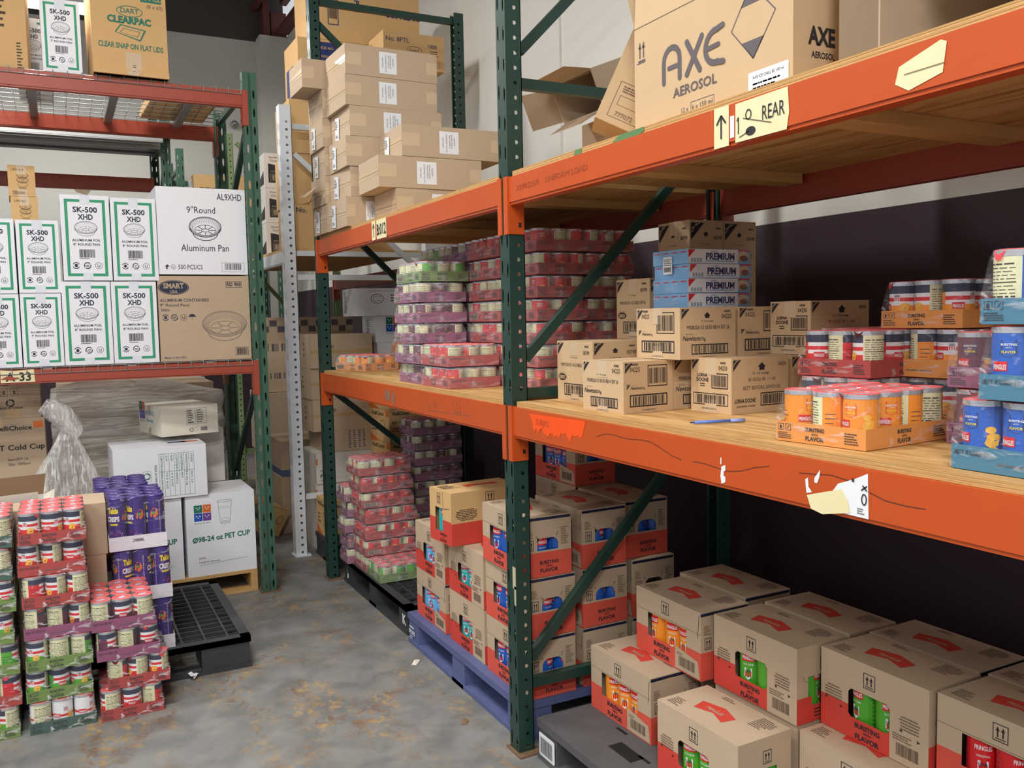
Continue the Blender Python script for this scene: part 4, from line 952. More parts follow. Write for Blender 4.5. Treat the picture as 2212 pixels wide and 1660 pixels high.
# ---- printed window cartons holding long cans
CW, CD, CH = .207, .360, .232
def wincarton_mesh(kind, kr):
    mb = MB(); w, d, h = CW, CD, CH; rh = .41*h
    def wall(O, U, W_, win, redto=None, redm=REDT, top=h):
        p = PR(mb, O, U, (0, 0, 1), 0); u0, v0, u1, v1 = win; us = sorted({0, u0, u1, W_}|({redto} if redto else set())); vs = sorted({0, v0, rh, v1, top}); rt = redto or W_
        for a, b in zip(us, us[1:]):
            for c, e in zip(vs, vs[1:]):
                if a >= u0-1e-6 and b <= u1+1e-6 and c >= v0-1e-6 and e <= v1+1e-6: continue
                p.rect(a, c, b-a, e-c, redm if (e <= rh+1e-6 and b <= rt+1e-6) else kr, 0)
        return PR(mb, O, U, (0, 0, 1))
    def brand(p, x, y, s):
        p.text('BURSTING', x, y+.038*s, .0225*s, INK, 'c', .03, w=.098*s); p.text('WITH', x, y+.0235*s, .012*s, INK, 'c', .02); p.text('FLAVOR', x, y, .025*s, INK, 'c', .03, w=.094*s)
    A0, AU = (0, d, 0), (0, -1, 0); F0, FU = (0, 0, 0), (1, 0, 0)
    red = REDT if kind == 'flap' else RED
    if kind == 'flap':
        p = wall(A0, AU, d, (.07, .30*h, .285, .66*h), None, red)
        p.arrows(.150, h*.74, .040, h*.19, INK); brand(p, .150, .010, .92); p.poly([(.225, .004), (.355, .004), (.345, .062), (.225, .082)], kr); p.bars(.245, .018, .085, .034, INKS, 3); p.micro(.235, .055, .05, .010, 2, INKS, 3)
        p.line(.0, h*.68, .36, h*.68, .0012, INKS); p.line(.352, h*.95, .345, h*.62, .0022, INK)
        q = wall(F0, FU, w, (.060, .44*h, .150, .64*h), None, red, top=h*.94)
        q.poly([(.06, .44*h), (.06, .56*h), (.064, .60*h), (.074, .64*h), (.06, .64*h)], kr); q.poly([(.06, .64*h), (.06, .54*h), (.066, .60*h), (.080, .64*h)], kr); q.poly([(.15, .64*h), (.130, .64*h), (.144, .60*h), (.15, .54*h)], kr)
        q.arrows(.016, h*.45, .028, h*.17, INK); brand(q, .110, .018, .82); q.micro(.012, h*.66, .035, h*.14, 6, INKS, 3); q.micro(.162, h*.5, .035, h*.3, 10, INKS, 5); q.line(.055, h*.68, .063, h*.64, .002, INK); q.line(.150, h*.72, .142, h*.66, .002, INK)
        PR(mb, F0, FU, (0, 0, 1), 0).rect(0, h*.985, w, h*.015, kr, 0); mb.box((0, .004, h*.94), (w, .005, h*.985), NAVY)
    else:
        p = wall(A0, AU, d, (.100, .27*h, .240, .62*h), .240, red)
        for (cx, cy, sx, sy) in ((.100, .27*h, 1, 1), (.240, .62*h, -1, -1), (.100, .62*h, 1, -1), (.240, .27*h, -1, 1)): p.poly([(cx, cy), (cx+sx*.010, cy), (cx, cy+sy*.010)] if sx*sy > 0 else [(cx, cy), (cx, cy+sy*.010), (cx+sx*.010, cy)], kr if sy < 0 else red)
        p.arrows(.152, h*.70, .040, h*.19, INK); brand(p, .166, .006, .86)
        for x in (.045, .300): p.micro(x-.03, h*.40, .065, h*.18, 5, INKS, int(x*99), 'c'); p.poly([(x-.03, h*.39), (x-.02, h*.37), (x-.02, h*.41)], INK); p.poly([(x+.036, h*.34), (x+.026, h*.32), (x+.026, h*.36)], INK)
        p.bars(.262, .02, .07, .034, INKS, 3); p.micro(.25, .06, .06, .02, 3, INKS, 2)
        q = wall(F0, FU, w, (.045, .22*h, .150, .60*h), None, kr)
        q.rect(.0, .0, .06, h*.34, red); q.rect(.150, 0, .057, h*.37, red); q.poly([(.06, 0), (.15, 0), (.15, .22*h), (.06, .22*h)], red); q.micro(.07, .012, .07, .03, 3, INK, 3)
        q.arrows(.095, h*.66, .034, h*.17, INK); q.ring(.045, h*.62, .02, .02, .0015, INKS, a0=.5, a1=.75)
    # closed back, right, floor, top, inner liner
    mb.box((0, 0, 0), (w, d, h), kr, skip=('-x', '-y')); R_ = face(mb, 'R', w, d, h); R_.rect(0, 0, d, rh, red)
    B = PR(mb, (w, d, 0), (-1, 0, 0), (0, 0, 1)); B.rect(0, 0, w, rh, red)
    t = face(mb, 'TA', w, d, h); s = 1 if kind == 'flap' else 1
    t.poly([(.085, .115), (.165, .135), (.235, .110), (.225, .060), (.165, .082), (.10, .062)], RED); t.text('PRINGLES', .162, .088, .020, kr, 'c', .02, sx=.8, l=3)
    t.micro(.02, .02, .06, .05, 6, INKS, 3); t.micro(.27, .12, .07, .07, 8, INKS, 4); t.micro(.10, .175, .06, .02, 2, INKS, 4)
    return mesh_of(mb, 'carton_body')
WM = {}
def wincarton(x, y, z, kind, col, label, group, rz=0, kr=None, both=True):
    kr = kr or (KRG if kind == 'flap' else KR); k = (kind, kr.name)
    if k not in WM: WM[k] = wincarton_mesh(kind, kr)
    t = empty('can_carton', (x, y, z), R(rz), label, 'carton', group); inst(WM[k], 'carton_body', t); c = can(col, .222, 'long')
    pos = [(.043, .360-u) for u in ((.098, .177, .256) if kind == 'flap' else (.130, .207))]
    if both: pos += [(.085, .043), (.163, .043)]
    for px, py in pos: inst(c, 'can', t, (px, py, .003), rnd.uniform(-.7, .7)+R(180-40 if px < .05 else 250))
    return t
G1 = 'window cartons on the near black pallet'; ZB = .151
def wn(x, y, lv, kind, col, label, rz=0, **k): return wincarton(x, y, ZB+lv*.2345, kind, col, label, G1, rz, **k)
wn(1.705, 2.322, 0, 'flap', CO, 'orange can carton standing low at the corner of the black pallet', 1)
wn(1.64, 1.826, 0, 'plain', CG, 'window carton with green cans at the lower front beside the orange one', 1.5)
wn(1.70, 1.11 if 0 else 1.45, 0, 'plain', CG, 'window carton with green cans low at the bottom edge of the picture', 0) if 0 else wn(1.865, 1.455, 0, 'plain', CG, 'window carton with green cans low at the bottom edge of the picture', 0)
wn(1.95, 1.075, 0, 'flap', CR, 'window carton low at the right bottom corner under the red can one', 0) if 0 else None
wn(1.870, 1.075, 0, 'flap', CR, 'window carton on the bottom layer in the right bottom corner', 0) if 0 else None
wn(1.83, 2.215, 1, 'flap', CO, 'upper window carton with orange cans behind and above the corner one', 0)
wn(1.868, 1.830, 1, 'plain', CG, 'upper window carton with green cans right of the upper orange one', .5)
wn(1.950, 1.455, 1, 'plain', CG, 'upper green can carton nearest the camera', 0)
wn(1.962, 1.080, 1, 'flap', CR, 'upper window carton with red cans at the right picture edge', 0)
for j, (x, y) in enumerate(((2.065, 2.26), (2.095, 1.84), (2.165, 1.465), (2.18, 1.09))):
    wn(x, y, 1, 'flap' if j % 2 == 0 else 'plain', CG, 'closed carton top in the back row, %s from the far end' % ['first', 'second', 'third', 'fourth'][j], 0, both=False)
for j, (x, y) in enumerate(((1.925, 2.322), (1.865, 1.826) if 0 else (1.875, 1.835), (2.09, 1.46), (2.10, 1.84), (2.14, 2.30))):
    if j in (1,): wn(x, y, 0, 'plain', CG, 'window carton in the bottom layer behind the front green one', 0, both=False)
    else: wn(x, y, 0, 'plain', CG, 'window carton in the hidden bottom layer, %s' % {0: 'behind the corner orange one', 2: 'at the near right', 3: 'in the middle', 4: 'at the far right'}[j], 0, both=False)
wn(2.075, 1.09, 0, 'plain', CG, 'window carton in the bottom layer under the right edge cartons', 0, both=False)
wn(1.855, 1.085, 0, 'plain', CG, 'window carton in the bottom layer under the red can one', 0, both=False)

G2 = 'window cartons on the blue pallet'
def wb(x, y, lv, kind, col, label, rz=0, **k): return wincarton(x, y, ZB+lv*.2345, kind, col, label, G2, rz, **k)
for lv in range(3):
    wb(1.515+.003*lv if lv < 2 else 1.50, 2.83, lv, 'flap', CB, 'dark blue can carton right behind the near upright, %s' % level(lv, 3), (0, .5, -1)[lv])
    wb(1.762, 2.835, lv, 'flap', CB, 'dark blue can carton in the row behind the brace, %s' % level(lv, 3), (0, 0, 1)[lv])
    wb(2.0, 2.84, lv if lv < 2 else 1.0, 'flap', CB, 'window carton in the dark third row, %s' % level(lv, 3), 0, both=False) if lv < 2 else None
for lv in range(2):
    wb(1.520, 3.225, lv, 'plain', CT, 'teal can carton in the middle of the blue pallet, %s' % level(lv, 2), 0)
    wb(1.520, 3.635, lv, ('flap', 'plain')[lv], CLB, 'light blue can carton at the far corner of the blue pallet, %s' % level(lv, 2), 0)
    wb(1.76, 3.225, lv, 'plain', CT, 'window carton behind the teal can ones, %s' % level(lv, 2), 0, both=False)
    wb(1.76, 3.635, lv, 'plain', CT, 'window carton behind the light blue can ones, %s' % level(lv, 2), 0, both=False)
# the turned one on top, long side towards the camera
def turned():
    t = empty('can_carton', (1.462, 3.41, ZB+2*.2345), R(4), 'golden carton with teal cans turned sideways on top of the blue pallet load', 'carton', G2)
    mb = MB(); w, d, h = .36, .207, .232; rh = .42*h; k2 = KR3
    mb.box((0, 0, 0), (w, d, h), k2, skip=('-x',)); q = face(mb, 'F', w, d, h); q.rect(0, 0, w, rh, RED); q.arrows(.17, h*.76, .045, h*.19, INK); q.micro(.02, h*.46, .11, h*.22, 7, INK, 4, 'c')
    q.text('BURSTING', .27, .060, .022, INK, 'c', .03, w=.09); q.text('WITH', .27, .044, .012, INK, 'c', .02); q.text('FLAVOR', .27, .018, .024, INK, 'c', .03, w=.09)
    A = PR(mb, (0, d, 0), (0, -1, 0), (0, 0, 1), 0); us = (0, .055, .125, d); vs = (0, .22*h, .45*h, .66*h, h)
    for i in range(3):
        for j in range(4):
            if i == 1 and j in (1, 2): continue
            A.rect(us[i], vs[j], us[i+1]-us[i], vs[j+1]-vs[j], RED if j < 2 else k2, 0)
    A = face(mb, 'A', w, d, h); A.arrows(.075, h*.74, .032, h*.2, INK); A.text('BURSTING', .13, .034, .014, INK, 'c', .03, w=.06); A.text('WITH', .13, .025, .008, INK, 'c'); A.text('FLAVOR', .13, .008, .015, INK, 'c', .03, w=.058)
    A.line(.128, h*.98, .132, h*.66, .002, INK); A.line(.132, h*.66, .190, h*.70, .002, INK)
    T = face(mb, 'T', w, d, h); T.poly([(.13, .09), (.20, .11), (.29, .09), (.29, .13), (.21, .13), (.13, .15)], RED); T.micro(.02, .1, .09, .08, 6, INKS, 3)
    mb.build('carton_body', t)
    for y in (.12, .043): inst(can(CT, .222, 'long'), 'can', t, (.043, y, .003), R(170))
turned()
for j, (x, y, z) in enumerate(((1.99, 3.25, 0), (1.99, 3.25, 1), (1.99, 3.25, 2), (1.99, 3.25, 3))):
    wb(x, y, z, 'flap', CB, 'dim window carton stacked at the back of the blue pallet, %s' % level(z, 4), 0, both=(z == 3))
for z in range(3): wb(2.16-.0, 2.86, z, 'flap', CB, 'dim window carton at the dark inner side of the blue pallet, %s' % level(z, 3), 0, both=False) if z == 9 else None
for z in (2,): wb(1.99, 2.87, z, 'flap', CB, 'dim window carton topmost of the dark third row by the back post', 0, both=True)

# ================================================================ LEFT RACK GOODS
def pan(p, x, y, rx, ry, mt, t=.0022, spokes=8, hatch=30):
    p.ring(x, y, rx, ry, t, mt); p.ring(x, y, rx*.93, ry*.9, t*.5, mt); p.ring(x, y-ry*.30, rx*.66, ry*.52, t*.6, mt); p.ring(x, y-ry*.32, rx*.26, ry*.18, t*.8, mt)
    p.ring(x, y-ry*.55, rx*.78, ry*.78, t, mt, a0=.5, a1=1.0)
    p.line(x-rx, y, x-rx*.78, y-ry*.6, t*.8, mt); p.line(x+rx, y, x+rx*.78, y-ry*.6, t*.8, mt)
    for k in range(spokes):
        a = 2*math.pi*k/spokes; p.line(x+rx*.28*math.cos(a), y-ry*.32+ry*.2*math.sin(a), x+rx*.62*math.cos(a), y-ry*.30+ry*.48*math.sin(a), t*.9, mt)
    for k in range(hatch):
        a = math.pi*2*k/hatch; p.line(x+rx*.72*math.cos(a), y-ry*.2+ry*.62*math.sin(a), x+rx*.90*math.cos(a), y-ry*.02+ry*.84*math.sin(a), t*.35, mt)
def certs(p, x, y, r, mt, gap=None):
    g = gap or r*2.9
    p.ring(x, y, r, r, r*.22, mt, a0=.06, a1=.44); p.ring(x, y, r, r, r*.22, mt, a0=.56, a1=.94); p.ell(x, y, r*.45, r*.5, mt)
    p.ring(x+g, y, r, r, r*.26, mt, a0=.1, a1=.6); p.ring(x+g, y, r, r, r*.26, mt, a0=.66, a1=1.05); p.line(x+g-r*.5, y, x+g+r*.5, y+r*.2, r*.2, mt); p.line(x+g-r*.4, y-r*.3, x+g+r*.4, y-r*.3, r*.15, mt)
    p.ring(x+2*g, y, r, r, r*.1, mt); p.text('U', x+2*g, y-r*.5, r*1.3, mt, 'c', .01)
def recyc(p, x, y, r, mt):
    for k in range(3):
        p.ring(x, y, r, r, r*.38, mt, a0=k/3+.03, a1=k/3+.24); a = 2*math.pi*(k/3+.27); p.poly([(x+r*.5*math.cos(a), y+r*.5*math.sin(a)), (x+r*1.1*math.cos(a-.1), y+r*1.1*math.sin(a-.1)), (x+r*.85*math.cos(a+.4), y+r*.85*math.sin(a+.4))], mt)
def foil(inch):
    def f(m, w, d, h):
        p = face(m, 'F', w, d, h); b = w*.085
        p.frame(b, h*.05, w-2*b, h*.90, w*.062, INKG); cx = w/2
        p.text('SK-500', cx, h*.80, w*.17, INKN, 'c', .025, w=w*.50); p.text('XHD', cx, h*.715, w*.17, INKN, 'c', .025, w=w*.31)
        pan(p, cx, h*.62, w*.24, h*.075, INKN, w*.007); p.text('ALUMINUM FOIL', cx, h*.46, w*.075, INKN, 'c', .012, w=w*.58); p.text('%d" ROUND PAN' % inch, cx, h*.41, w*.075, INKN, 'c', .012, w=w*.54)
        p.bars(cx-w*.16, h*.27, w*.32, h*.095, INK, inch); p.micro(cx-w*.16, h*.25, w*.32, h*.014, 1, INK, 3); certs(p, cx-w*.235, h*.175, w*.075, INKN, w*.23)
        a = face(m, 'A', w, d, h); a.frame(.02, h*.05, d-.04, h*.9, .012, INKG)
    return f
FY = 5.235; GF = 'green framed foil pan cartons on the left rack'
def fo(x, z, w, h, inch, label, d=.42, y=FY, mt=WC): return carton('foil_pan_carton', w, d, h, mt, (x, y, z), R(rnd.uniform(-.6, .6)), label, 'carton', GF, foil(inch), mat('clear_tape', rgb(228, 232, 240), .14, coat=.6), 'y')
z0 = 1.392
fo(.036, z0, .236, .446, 8, 'eight inch foil pan carton in the bottom tier beside the seven inch ones')
fo(.276, z0, .228, .446, 8, 'eight inch foil pan carton on the lower mesh deck touching the brown pan carton')
fo(.052, z0+.452, .236, .452, 8, 'eight inch foil pan carton on the upper tier beside the seven inch one')
fo(.294, z0+.452, .228, .446, 8, 'eight inch foil pan carton on the upper tier touching the tall white pan carton')
fo(-.158, z0, .190, .384, 7, 'seven inch foil pan carton in the bottom tier, nearest the eight inch ones')
fo(-.158, z0+.387, .196, .378, 7, 'seven inch foil pan carton on the upper tier, nearest the eight inch ones')
fo(-.360, z0, .196, .380, 7, 'seven inch foil pan carton cut by the left edge, bottom tier')
fo(-.366, z0+.384, .200, .384, 7, 'seven inch foil pan carton cut by the left picture edge in the upper tier')
def al9(m, w, d, h):
    p = face(m, 'F', w, d, h); p.text('AL9XHD', w*.96, h*.87, .052, INKN, 'r', .005, w=w*.285); p.text('9"Round', w*.33, h*.71, .052, INKN, w=w*.32)
    pan(p, w*.53, h*.55, w*.185, h*.12, INKN, .004, 8, 44); p.text('Aluminum Pan', w*.52, h*.27, .055, INKN, 'c', w=w*.54); p.text('500 PCS/CS', w*.21, h*.06, .036, INKN, w=w*.27)
    p.ring(w*.155, h*.085, .013, .013, .0015, INKN); p.text('U', w*.155, h*.07, .018, INKN, 'c'); p.rect(w*.075, h*.06, .008, .018, INKN); p.poly([(w*.062, h*.088), (w*.115, h*.088), (w*.0885, h*.115)], INKN)
    p.frame(w*.70, h*.03, w*.26, h*.11, .0012, INKN); p.bars(w*.735, h*.055, w*.19, h*.075, INK, 5)
t = carton('foil_pan_carton', .479, .45, .484, WC, (.526, FY, z0+.487), R(.5), 'large white nine inch pan carton on top of the brown pan carton', 'carton', None, al9)
def smart(m, w, d, h):
    p = face(m, 'F', w, d, h); p.ell(w*.17, h*.865, w*.165, h*.085, INKN, 1, 32); p.ring(w*.17, h*.865, w*.155, h*.078, .0015, KR, 2, 32)
    p.text('SMART', w*.17, h*.855, .040, KR, 'c', .03, w=w*.22, l=3); p.text('USA', w*.17, h*.80, .022, KR, 'c', .02, l=3); p.frame(w*.74, h*.86, w*.18, h*.075, .002, INKN); p.text('RD 900', w*.83, h*.88, .030, INKN, 'c', .02, w=w*.16)
    p.text('ALUMINUM CONTAINERS', .008, h*.70, .024, INKGY, bold=.02, w=w*.53); p.text('9" Round Pans', .008, h*.645, .022, INKGY, bold=.015, w=w*.31); p.text('500ct', .012, h*.59, .020, INKGY, bold=.015)
    certs(p, w*.07, h*.515, .018, INKN, .047); p.line(w*.355, h*.485, w*.355, h*.55, .0018, INKN); p.poly([(w*.31, h*.52), (w*.40, h*.52), (w*.375, h*.55), (w*.355, h*.555), (w*.335, h*.55)], INKN)
    pan(p, w*.71, h*.43, w*.25, h*.155, INKGY, .0028, 6, 70); p.text('Made in the USA', w*.04, h*.035, .015, INKGY, bold=.015, w=w*.23); p.frame(w*.82, h*.05, w*.145, h*.095, .002, INKN); p.bars(w*.835, h*.06, w*.115, h*.075, INK, 8)
    for (a, b, c, e) in ((.02, .3, .6, .42), (.1, .1, .3, .3), (.3, .95, .7, .88), (.2, .05, .5, .2)): p.line(w*a, h*b, w*c, h*e, .0012, KR2)
carton('pan_carton', .493, .45, .478, KR, (.512, FY, z0), R(-.6), 'creased brown nine inch pan carton on the lower mesh deck beside the upright', 'carton', None, smart)
# behind: golden lid cartons
def up16(m, w, d, h):
    p = face(m, 'F', w, d, h); p.text('UP016/1', w*.13, h*.82, .018, INKS, bold=.01); pan(p, w*.53, h*.68, w*.22, h*.09, INKS, .002, 0, 0); pan(p, w*.53, h*.52, w*.22, h*.08, INKS, .002, 0, 0)
    p.ring(w*.53, h*.42, w*.2, h*.12, .002, INKS, a0=.5, a1=1); p.micro(w*.3, h*.22, w*.45, h*.08, 2, INKS, 3, 'c'); p.barcode(w*.15, h*.05, w*.5, h*.12, INKS, 4, fr=.002)
for i in range(3):
    carton('lid_carton', .135, .30, .172, KR3, (-.195+.007*(2-i), 5.72, z0+.60+i*.174+.0), R(2), 'small golden lid carton above the foil pan cartons, %s' % level(i, 3), 'carton', 'golden lid cartons behind the foil pan cartons', up16, TAPEL, 'y')
carton('plain_carton', .30, .32, .60, KRG, (-.27, 5.69, z0-.002), R(0), 'plain carton hidden behind the foil pans under the golden lid cartons', 'carton')
carton('plain_carton', .10, .30, .80, WCG, (-.32, 5.73, z0), R(0), 'white carton leaning at the left picture edge behind the foil pans', 'carton') if 0 else None
# upper deck
z1 = 2.927
def clearcont(m, w, d, h):
    p = face(m, 'F', w, d, h); p.text('CLEAR CONTAINERS', w*.18, .16, .045, INK, rot=R(90), bold=.02, w=.5); p.micro(w*.4, .2, .05, .25, 8, INK, 3); p.micro(w*.78, .0, .03, .14, 9, INK, 3)
carton('container_carton', .22, .35, .62, KR3, (-.275, FY+.03, z1), R(-2), 'golden carton with sideways lettering cut by the top left corner', 'carton', None, clearcont)
fo(-.115, z1, .17, .375, 7, 'seven inch foil pan carton half hidden behind the golden carton on the upper deck', y=5.62, d=.35)
fo(.012, z1, .185, .372, 7, 'seven inch foil pan carton alone on the upper mesh deck under the ceiling light')
def dart(m, w, d, h):
    p = face(m, 'F', w, d, h); p.rect(w*.66, h*.745, w*.28, h*.10, INKDG); p.text('504 CL', w*.80, h*.765, .034, KR3, 'c', .02, l=3); p.text('(8 x 63)', w*.85, h*.69, .026, INKGY, 'c')
    p.ring(w*.51, h*.635, w*.175, h*.055, .004, INKDG); p.text('DART', w*.51, h*.615, .038, INKDG, 'c', .01, w=w*.24); p.text('CLEARPAC', w*.21, h*.515, .048, INKDG, bold=.05, w=w*.58)
    p.poly([(w*.3, h*.42), (w*.38, h*.50), (w*.72, h*.465), (w*.64, h*.35)], INKDG); p.poly([(w*.32, h*.42), (w*.39, h*.488), (w*.69, h*.457), (w*.63, h*.365)], KR3, 2); p.poly([(w*.37, h*.42), (w*.42, h*.465), (w*.64, h*.443), (w*.60, h*.388)], INKDG, 3); p.poly([(w*.38, h*.42), (w*.425, h*.459), (w*.63, h*.438), (w*.595, h*.393)], KR3, 4)
    p.text('CLEAR SNAP ON FLAT LIDS', w*.08, h*.265, .040, INKDG, bold=.02, w=w*.86); p.rect(w*.43, h*.06, w*.21, h*.17, TAPEL); p.text('31', w*.56, h*.08, .022, INKGY, rot=R(90), l=3)
    a = face(m, 'A', w, d, h); a.line(.1, h*.14, .16, h*.33, .02, INKDG); a.micro(.06, h*.1, .05, h*.2, 5, INKDG, 3)
def dparts(t, w, d, h):
    m = MB(); m.add([(.0, -.002, .0), (w, -.002, .0), (w-.012, .04, -.0), (.01, .04, -.0)], [(0, 1, 2, 3)], KR3); m.box((.0, -.016, .0), (w, -.001, .028), KR3); m.build('flap', t)
    m = MB(); m.tube((w*.48, -.018, .006), (w*.52, -.024, .03), .0015, LAB, 5); m.tube((w*.52, -.024, .03), (w*.6, -.02, .012), .0015, LAB, 5); m.box((w*.44, -.0185, .0), (w*.6, -.0165, .02), TAPEL); m.build('torn_tape', t)
carton('lid_carton', .372, .42, .53, KR3, (.246, 5.165, z1), R(1.5), 'worn golden flat lid carton hanging over the front of the upper mesh deck', 'carton', None, dart, None, 'y', dparts)
carton('flat_carton', .38, .60, .052, KR3, (.57, 5.58, z1), R(2), 'flat brown carton lying on the upper mesh deck, seen from below through the mesh', 'carton', None, lambda m, w, d, h: (PR(m, (w, .02, 0), (-1, 0, 0), (0, 1, 0)).micro(.06, .02, .25, .10, 3, INKS, 4), PR(m, (w, .02, 0), (-1, 0, 0), (0, 1, 0)).frame(.1, .2, .12, .2, .003, INKS)))

# ---- under the left rack
def quality(p, x, y, s):
    for i, mt in enumerate((INKDG, CHIPO, CB, mat('ink_violet', rgb(112, 70, 160)))):
        p.rect(x+(i % 2)*s*1.06, y+(1-i//2)*s*1.06, s, s, mt)
        for k in range(3): p.ell(x+(i % 2)*s*1.06+s*(.3+.2*k), y+(1-i//2)*s*1.06+s*(.65-.2*(k % 2)), s*.08, s*.08, LAB, 2, 8)
    p.text('Quality & Value', x+s, y-s*.32, s*.22, INKDG, 'c', w=s*2)
def petcup(m, w, d, h):
    p = face(m, 'F', w, d, h); quality(p, w*.115, h*.68, .046)
    x, y = w*.56, h*.66; p.ring(x, h*.90, .040, .008, .0018, INKDG)
    for s in (-1, 1): p.line(x+s*.040, h*.90, x+s*.026, h*.63, .0018, INKDG)
    p.ring(x, h*.63, .026, .006, .0018, INKDG); p.ring(x, h*.67, .024, .010, .0012, INKDG); p.ring(x, h*.82, .037, .006, .001, INKDG)
    p.text('Ø98-24 oz PET CUP', w*.08, h*.42, .042, INKDG, bold=.03, w=w*.84, rot=R(2.0)); p.text('KING', w*.16, h*.21, .016, INKS); p.text('MADE IN TAIWAN', w*.16, h*.16, .014, INKS); p.line(w*.16, h*.13, w*.86, h*.17, .0015, INKDG)
carton('cup_carton', .388, .40, .478, WC, (.607, 5.285, .131), R(.5), 'white 24 oz cup carton on the wooden pallet beside the rack foot', 'carton', 'white cup cartons under the left rack', petcup)
carton('cup_carton', .388, .40, .478, WC, (.198, 5.285, .131), R(0), 'white cup carton left of the 24 oz one behind the purple can trays', 'carton', 'white cup cartons under the left rack', petcup)
def tablebox(m, w, d, h):
    p = face(m, 'F', w, d, h); x0, x1, y0, y1 = w*.48, w*.86, h*.05, h*.86
    for k in range(8): p.line(x0+(x1-x0)*k/7, y0, x0+(x1-x0)*k/7, y1, .0016, INKDG)
    for yy in (y0, (y0+y1)/2+.02, y1): p.line(x0, yy, x1, yy, .0016, INKDG)
    for k, (a, b) in enumerate((('CARTON SIZE', '480x390x495mm'), ('G.W', '10.5 KGS'), ('N.W', '9.4 KGS'), ('CONTENTS', '600PCS'), ('MATERIAL', 'PET'), ('WEIGHT/PCS', '16.0±1g'), ('ITEM', 'PET-24'))):
        xx = x0+(x1-x0)*(k+.3)/7; p.text(a, xx, y1-.008, .016, INKDG, rot=R(-90), w=min(.105, .012*len(a))); p.text(b, xx, (y0+y1)/2+.010, .014, INKDG, rot=R(-90), w=min(.12, .011*len(b)))
    p.text('MADE IN TAIWAN', w*.43, h*.66, .018, INKDG, rot=R(-90), w=.12); recyc(p, w*.345, h*.46, .020, INKDG); p.frame(w*.31, h*.36, w*.08, h*.2, .0015, INKDG); p.frame(w*.31, h*.12, w*.08, h*.2, .0015, INKDG); p.rect(w*.33, h*.16, .003, .04, INKDG); p.rect(w*.36, h*.16, .003, .04, INKDG)
    for k in range(7): p.rect(w*.14, h*(.36+.025*k), w*.14, h*.014, INKDG)
    t = face(m, 'T', w, d, h); t.line(.02, d*.55, w*.55, d*.5, .002, INK); t.rect(w*.62, d*.35, .10, .05, INKB); t.rect(w*.76, d*.35, .10, .05, CHIPO)
carton('cup_carton', .492, .39, .300, WC, (.240, 5.262, .611), R(1.0), 'white cup carton lying on its side with a green table print', 'carton', 'white cup cartons under the left rack', tablebox)
carton('plain_carton', .40, .36, .33, WCG, (.50, 5.70, .611), R(0), 'white carton standing behind the one lying on its side', 'carton')
def sidebox(m, w, d, h):
    a = face(m, 'A', w, d, h); quality(a, .02, h*.50, .050); a.text('DIB DOME LID', .14, h*.66, .040, mat('ink_sky2', rgb(70, 160, 200)), w=.15); a.text('Value-Best', .15, h*.42, .03, mat('ink_sky2', rgb(70, 160, 200)))
    p = face(m, 'F', w, d, h); p.frame(w*.44, h*.36, w*.36, h*.54, .0015, INKGY); p.line(w*.6, h*.36, w*.6, h*.9, .0012, INKGY)
    for k in range(1, 6): p.line(w*.44, h*(.36+.09*k), w*.8, h*(.36+.09*k), .0012, INKGY)
    p.micro(w*.46, h*.38, w*.12, h*.5, 6, INKGY, 3); p.micro(w*.62, h*.38, w*.12, h*.5, 6, INKGY, 4); recyc(p, w*.52, h*.16, .012, INKGY); p.frame(w*.57, h*.1, w*.06, h*.13, .001, INKGY); p.bars(w*.68, h*.1, w*.12, h*.14, INKGY, 3)
carton('lid_carton', .335, .42, .172, CREAM, (.515, 5.44, .944), R(12), 'cream lid carton with worn edges, topmost of the white cartons', 'carton', None, sidebox, TAPEL, 'x')
carton('plain_carton', .36, .35, .165, WCG, (.62, 6.16 if 0 else 5.70, .772 if 0 else .944), R(0), 'x', 'carton') if 0 else None

def delli(m, w, d, h):
    p = face(m, 'F', w, d, h); p.text('WelliChoice', w*.86, h*.82, .036, INK, 'r', .02, w=.2); p.text('PET Cold Cup', w*.99, h*.52, .042, INK, 'r', .02, w=.27); p.text('Item:PET-16', w*.80, h*.36, .020, INK, 'r'); p.text('Qty: 1000pcs', w*.82, h*.29, .020, INK, 'r'); p.rect(w*.88, h*.84, w*.1, h*.1, CHIPO)
def delli2(m, w, d, h):
    p = face(m, 'F', w, d, h); p.micro(w*.45, h*.84, w*.4, h*.10, 2, INK, 3)
    for k in range(3): p.frame(w*.47+k*.05, h*.58, .036, .045, .0015, INKS); p.rect(w*.47+k*.05+.012, h*.58+.01, .012, .022, INKS, 2)
    recyc(p, w*.68, h*.40, .022, INK); p.text('MADE IN CHINA', w*.68, h*.24, .016, INK, 'c', .01); p.rect(w*.62, 0, w*.16, h*.25, TAPE, 1)
carton('cup_carton', .46, .40, .372, KR, (-.545, 5.60, .722), R(0), 'brown cold cup carton at the left edge with an orange corner', 'carton', 'cup cartons at the left edge under the rack', delli, TAPE, 'y')
carton('cup_carton', .46, .40, .29, KR, (-.56, 5.60, 1.0955), R(0), 'brown carton with handling symbols topmost at the left under the rack beam', 'carton', 'cup cartons at the left edge under the rack', delli2) if 0 else carton('cup_carton', .46, .40, .212, KR, (-.56, 5.60, 1.0955), R(0), 'brown carton with handling symbols topmost at the left under the rack beam', 'carton', 'cup cartons at the left edge under the rack', delli2)
carton('cup_carton', .46, .40, .355, KR, (-.545, 5.60, .366), R(0), 'brown cup carton hidden low in the pile at the left edge', 'carton', 'cup cartons at the left edge under the rack')
carton('cup_carton', .46, .40, .365, KR, (-.545, 5.60, 0), R(0), 'brown cup carton at the floor in the pile at the left edge', 'carton', 'cup cartons at the left edge under the rack')

